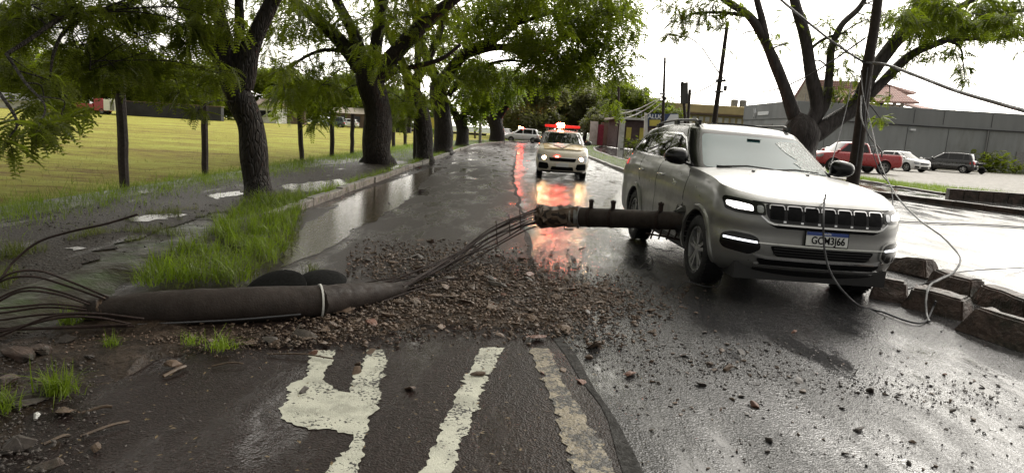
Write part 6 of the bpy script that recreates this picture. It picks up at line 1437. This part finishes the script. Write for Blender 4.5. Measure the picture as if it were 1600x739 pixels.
for k, (a, b, r, lab) in enumerate((((125,682),(202,658),.007,'longest pale stick lying in the near left corner'), ((68,694),(108,680),.008,'short thick stick left of the longest one'), ((128,645),(175,635),.008,'stick with rough bark above the longest one'), ((330,572),(380,568),.005,'thin straw below the weed'), ((255,588),(290,572),.010,'bark strip below the leafy twig'), ((420,553),(520,560),.005,'straw beside the painted letter'))):
    p, q = G(*a, .025), G(*b, .03); mm_ = p.lerp(q, .5)+Vector((.01, .02, .008)); wire('stick', [p, mm_, q], r, M['stick'], lab, 'stick', 'sticks in the left corner', 6, 4)
def pathg(r):
    x, y = r.uniform(-6.4, -3.6), 3.2+r.random()**1.5*14
    return Vector((x, y, .062)) if mnz.noise(Vector((x*1.5, y*1.5, 5))) > -.05 else None
M_ = crumbs('path_gravel', 'loose gravel on the wet dirt path', pathg, 5000, .005, .028, 'stone_dark', 9)
# scattered leaves: stuff
lt = (np.array([[0,0,0],[.5,.22,.04],[1,0,.02],[.5,-.22,.06]]), [(0,1,2,3)])
def leaves(name, label, fn, n, s0, s1, mat, seed):
    r = random.Random(seed); P = []
    while len(P) < n:
        p = fn(r)
        if p is not None: P.append(tuple(p))
    ng = np.random.default_rng(seed); n = len(P); o = link(name, fast_mesh(name, [scatter(lt, np.array(P), ng.uniform(0, 6.28, n), ng.normal(0, .12, n), ng.uniform(s0, s1, n))]), M[mat]); return props(o, label, 'leaves', kind='stuff')
leaves('leaf_litter', 'small wet leaves littering the left lane and corner', lambda r: G(r.uniform(0, 950), r.uniform(400, 739), .026), 260, .012, .032, 'dead_leaf', 1)
leaves('leaf_litter', 'small pale leaves on the far wet lane', lambda r: G(r.uniform(480, 1000), 250+190*r.random()**.7, .02), 160, .02, .05, 'dead_leaf', 2)
# ---- grass
from mathutils import noise as mnz
def blade_template(seed, bend=.5):
    w = .018; v = []
    for k in range(4):
        t = k/3; ww = w*(1-t**1.5)+.001; v += [(bend*t*t*.75, -ww, t*(1-.42*bend*t)), (bend*t*t*.75, ww, t*(1-.42*bend*t))]
    v = np.array(v); return v, [(0,1,3,2),(2,3,5,4),(4,5,7,6)]
BT = [blade_template(0, b) for b in (.25, .7, 1.2, 1.8)]
def grass(name, label, fn, n, h0, h1, mat, seed, kind='stuff', cat='grass', parent=None, group=None):
    r = random.Random(seed); ng = np.random.default_rng(seed); P = [[] for _ in BT]; c = 0; tries = 0
    while c < n and tries < n*6:
        tries += 1; p = fn(r)
        if p is None: continue
        P[r.choices(range(4), (2, 3, 3, 1.3))[0]].append(tuple(p)); c += 1
    parts = [scatter(t, np.array(p), ng.uniform(0, 6.28, len(p)), ng.normal(0, .32, len(p)), (h0+(h1-h0)*ng.random(len(p))**1.3)*np.array([.75+.9*(.5+mnz.noise(Vector((q[0]*2.6, q[1]*2.6, 7)))) for q in p]), ng.normal(0, .2, len(p))) for t, p in zip(BT, P) if p]
    o = link(name, fast_mesh(name, parts), M[mat]); return props(o, label, cat, group, kind)
def inpoly(x, y, P):
    c = False; j = len(P)-1
    for i in range(len(P)):
        if (P[i][1] > y) != (P[j][1] > y) and x < (P[j][0]-P[i][0])*(y-P[i][1])/(P[j][1]-P[i][1])+P[i][0]: c = not c
        j = i
    return c
def region(pix, z=.05, thr=-.2, fs=1.6):
    Q = [tuple(G(*q).xy) for q in pix]; xs = [q[0] for q in Q]; ysx = [q[1] for q in Q]
    def f(r):
        x, y = r.uniform(min(xs), max(xs)), r.uniform(min(ysx), max(ysx))
        if not inpoly(x, y, Q): return None
        if mnz.noise(Vector((x*fs, y*fs, 3.1))) < thr: return None
        return (x, y, z)
    return f
grass('tall_grass', 'tall bright green grass on the verge in front of the nearest trunk', region([(205,458),(300,460),(375,452),(425,430),(455,385),(470,335),(470,312),(400,318),(372,330),(330,370),(240,420)], .05, -.10, 2.9), 6000, .08, .23, 'grass', 1)
grass('dry_grass', 'dry and bent blades mixed through the tall verge grass', region([(190,462),(300,464),(400,455),(455,400),(480,335),(470,305),(380,310),(330,370),(225,425)], .05, -.3, 2.2), 2600, .06, .20, 'grass_dull', 21)
grass('tall_grass', 'grass edging the left kerb in shade beyond the nearest trunk', lambda r: ((-3.66+r.gauss(0, .12)), 11+r.random()**1.2*30, .06) if True else None, 5000, .06, .20, 'grass', 2)
def fe(r):
    y = 4.5+r.random()**1.4*40; x = FX-.25+r.gauss(0, .55)
    return (x, y, .05 if x > FX-.6 else -.02) if mnz.noise(Vector((x*1.2, y*1.2, 0))) > -.45 else None
grass('field_edge_grass', 'green grass band between the wet path and the field', fe, 34000, .06, .17, 'grass', 3)
grass('path_weeds', 'low weeds growing between the path puddles', region([(120,395),(330,375),(345,330),(260,330),(170,360),(60,400)], .06, .12, 2.2), 2600, .04, .13, 'grass_dull', 4)
grass('path_weeds', 'short grass at the near left beside the dark path', region([(-100,455),(-60,395),(80,395),(60,420),(20,440),(150,462),(0,500)], .05, .05, 1.5), 1500, .04, .16, 'grass_dull', 5)
def far_verge(r):
    y = 24+r.random()*60; x = FX+.2+r.random()*2.6; return (x+cx(y), y, .05)
grass('verge_grass', 'grass on the far left verge around the trunks', far_verge, 9000, .06, .20, 'grass', 6)
def fieldg(r):
    y = 6+r.random()**1.6*50; x = FX-.3-r.random()*min(45, y*1.4); return (x, y, -.02) if mnz.noise(Vector((x*.5, y*.5, 1))) > -.1 else None
grass('field_grass', 'sparse yellowish tufts over the near part of the field', fieldg, 22000, .03, .11, 'grass_dull', 7)
def med(r):
    y = 15.3+r.random()*70; return (4.6+r.random()*1.5+cx(y), y, .10)
grass('median_grass', 'mown grass covering the median between the carriageways', med, 9000, .05, .14, 'grass', 8)
def lotg(r):
    a = r.random(); i = min(3, int(a*4)); p = Vector(k2[i]).lerp(Vector(k2[i+1]), a*4-i); d = r.random(); return (p.x+d*1.6+.2, p.y+d*8+.2, .12)
grass('lot_grass', 'grass strip behind the dark kerb of the parking lot', lotg, 22000, .06, .20, 'grass', 9)
grass('wall_weeds', 'weeds along the far wall foot of the parking lot', lambda r: (r.uniform(38, 68), r.uniform(61, 65.5), .12), 2500, .15, .5, 'grass_dull', 10)
grass('far_verge_weeds', 'weeds before the maroon building beyond the second carriageway', lambda r: ((lambda y: (r.uniform(12.6, 15)+cx(y), y, .1))(r.uniform(50, 74))), 3500, .15, .6, 'grass_dull', 11)
def tuft(label, px, py, n, h, mat='grass', seed=0, z=.04):
    c = G(px, py, z); o = grass('grass_tuft', label, lambda r: (r.gauss(0, h*.25), r.gauss(0, h*.22), 0), n, h*.5, h*1.05, mat, seed, 'thing', 'grass tuft', group='single grass tufts'); o.location = c; return o
tuft('small bright grass tuft among the broken blocks at the left', 95, 612, 190, .17, seed=31); tuft('weed tuft in the shade under the fallen pole', 345, 545, 110, .14, seed=32)
tuft('grass tuft cut by the left edge below the blocks', 0, 640, 120, .15, seed=33); tuft('weed growing just behind the black lids', 490, 428, 90, .15, 'grass_dull', 34, .02); tuft('small weed under the hooked rods left of the pole', 110, 505, 130, .13, seed=35); tuft('weed below the rods at the left, near the leafy twig', 175, 540, 80, .10, seed=36)
tuft('low tuft at the foot of the fallen pole, left of the shade weed', 300, 538, 60, .10, seed=37)
# leafy twig on the fallen pole
b_ = D(245, 500, 4.45); tw = empty('leafy_twig', b_, label='small light green leafy twig hanging over the fallen pole', cat='twig')
stems = [[D(272,500,4.5), D(255,493,4.48), D(235,488,4.45), D(213,494,4.42)], [D(258,497,4.48), D(256,520,4.42), D(250,540,4.38), D(240,556,4.33)], [D(258,497,4.48), D(275,515,4.4), D(285,525,4.38)]]
m = MB(); lv = MB(); rr_ = random.Random(4)
for s in stems:
    P = [p-b_ for p in catmull(s, 5)]; m.tube(P, .0025, 5)
    for k, p in enumerate(P[2:]):
        t = (P[min(k+3, len(P)-1)]-P[k+1]).normalized(); n = t.cross(Vector((0, 1, 0))).normalized()
        for sg in (1, -1):
            d = (n*sg+t*.5+Vector((0, rr_.uniform(-.5, .2), 0))).normalized()*.034; w_ = t*.008; lv.add([p, p+d*.5+w_, p+d, p+d*.5-w_], [(0,1,2,3)])
m.build('stem', M['leaf_mid'], tw); lv.build('leaves', M['leaf_light'], tw, normals=False)
# shrub at the warehouse wall
def shrub(label, x, y, h, w_, mat, seed, n=90):
    r = np.random.default_rng(seed); root = empty('shrub', (x, y, .1), label=label, cat='shrub'); u = r.normal(size=(n, 3)); u /= np.linalg.norm(u, axis=1)[:, None]; u *= r.random(n)[:, None]**.4
    pos = u*np.array([w_/2, w_/2, h/2])+np.array([0, 0, h*.5]); m = MB()
    for k in range(7): m.tube([(0,0,0), tuple(pos[k]*.5), tuple(pos[k])], [.03,.02,.01], 5)
    m.build('stems', M['bark'], root); link('foliage', fast_mesh('fol', [scatter(SPR['coarse'], pos, r.uniform(0, 6.28, n), r.normal(.1, .6, n), r.uniform(.5, 1, n)*h*.38)]), M[mat], root)
shrub('dark green bush against the grey wall right of the motorcycle', D(1560,262,62).x, 63, 2.2, 3.6, 'leaf_dark', 1, 220); shrub('small bush at the foot of the grey wall farthest right', D(1590,262,62).x+.6, 63, 1.2, 2.4, 'leaf_dark', 2, 120)
shrub('low dark bush in front of the maroon building', D(1000,225,70).x, 71, 1.3, 3.4, 'leaf_dark', 3, 150); shrub('bush by the edge of the field near the third fence post', D(660,222,45).x, 47, 1.3, 1.6, 'leaf_light', 4, 90)
print('LEAVES', NLEAF)
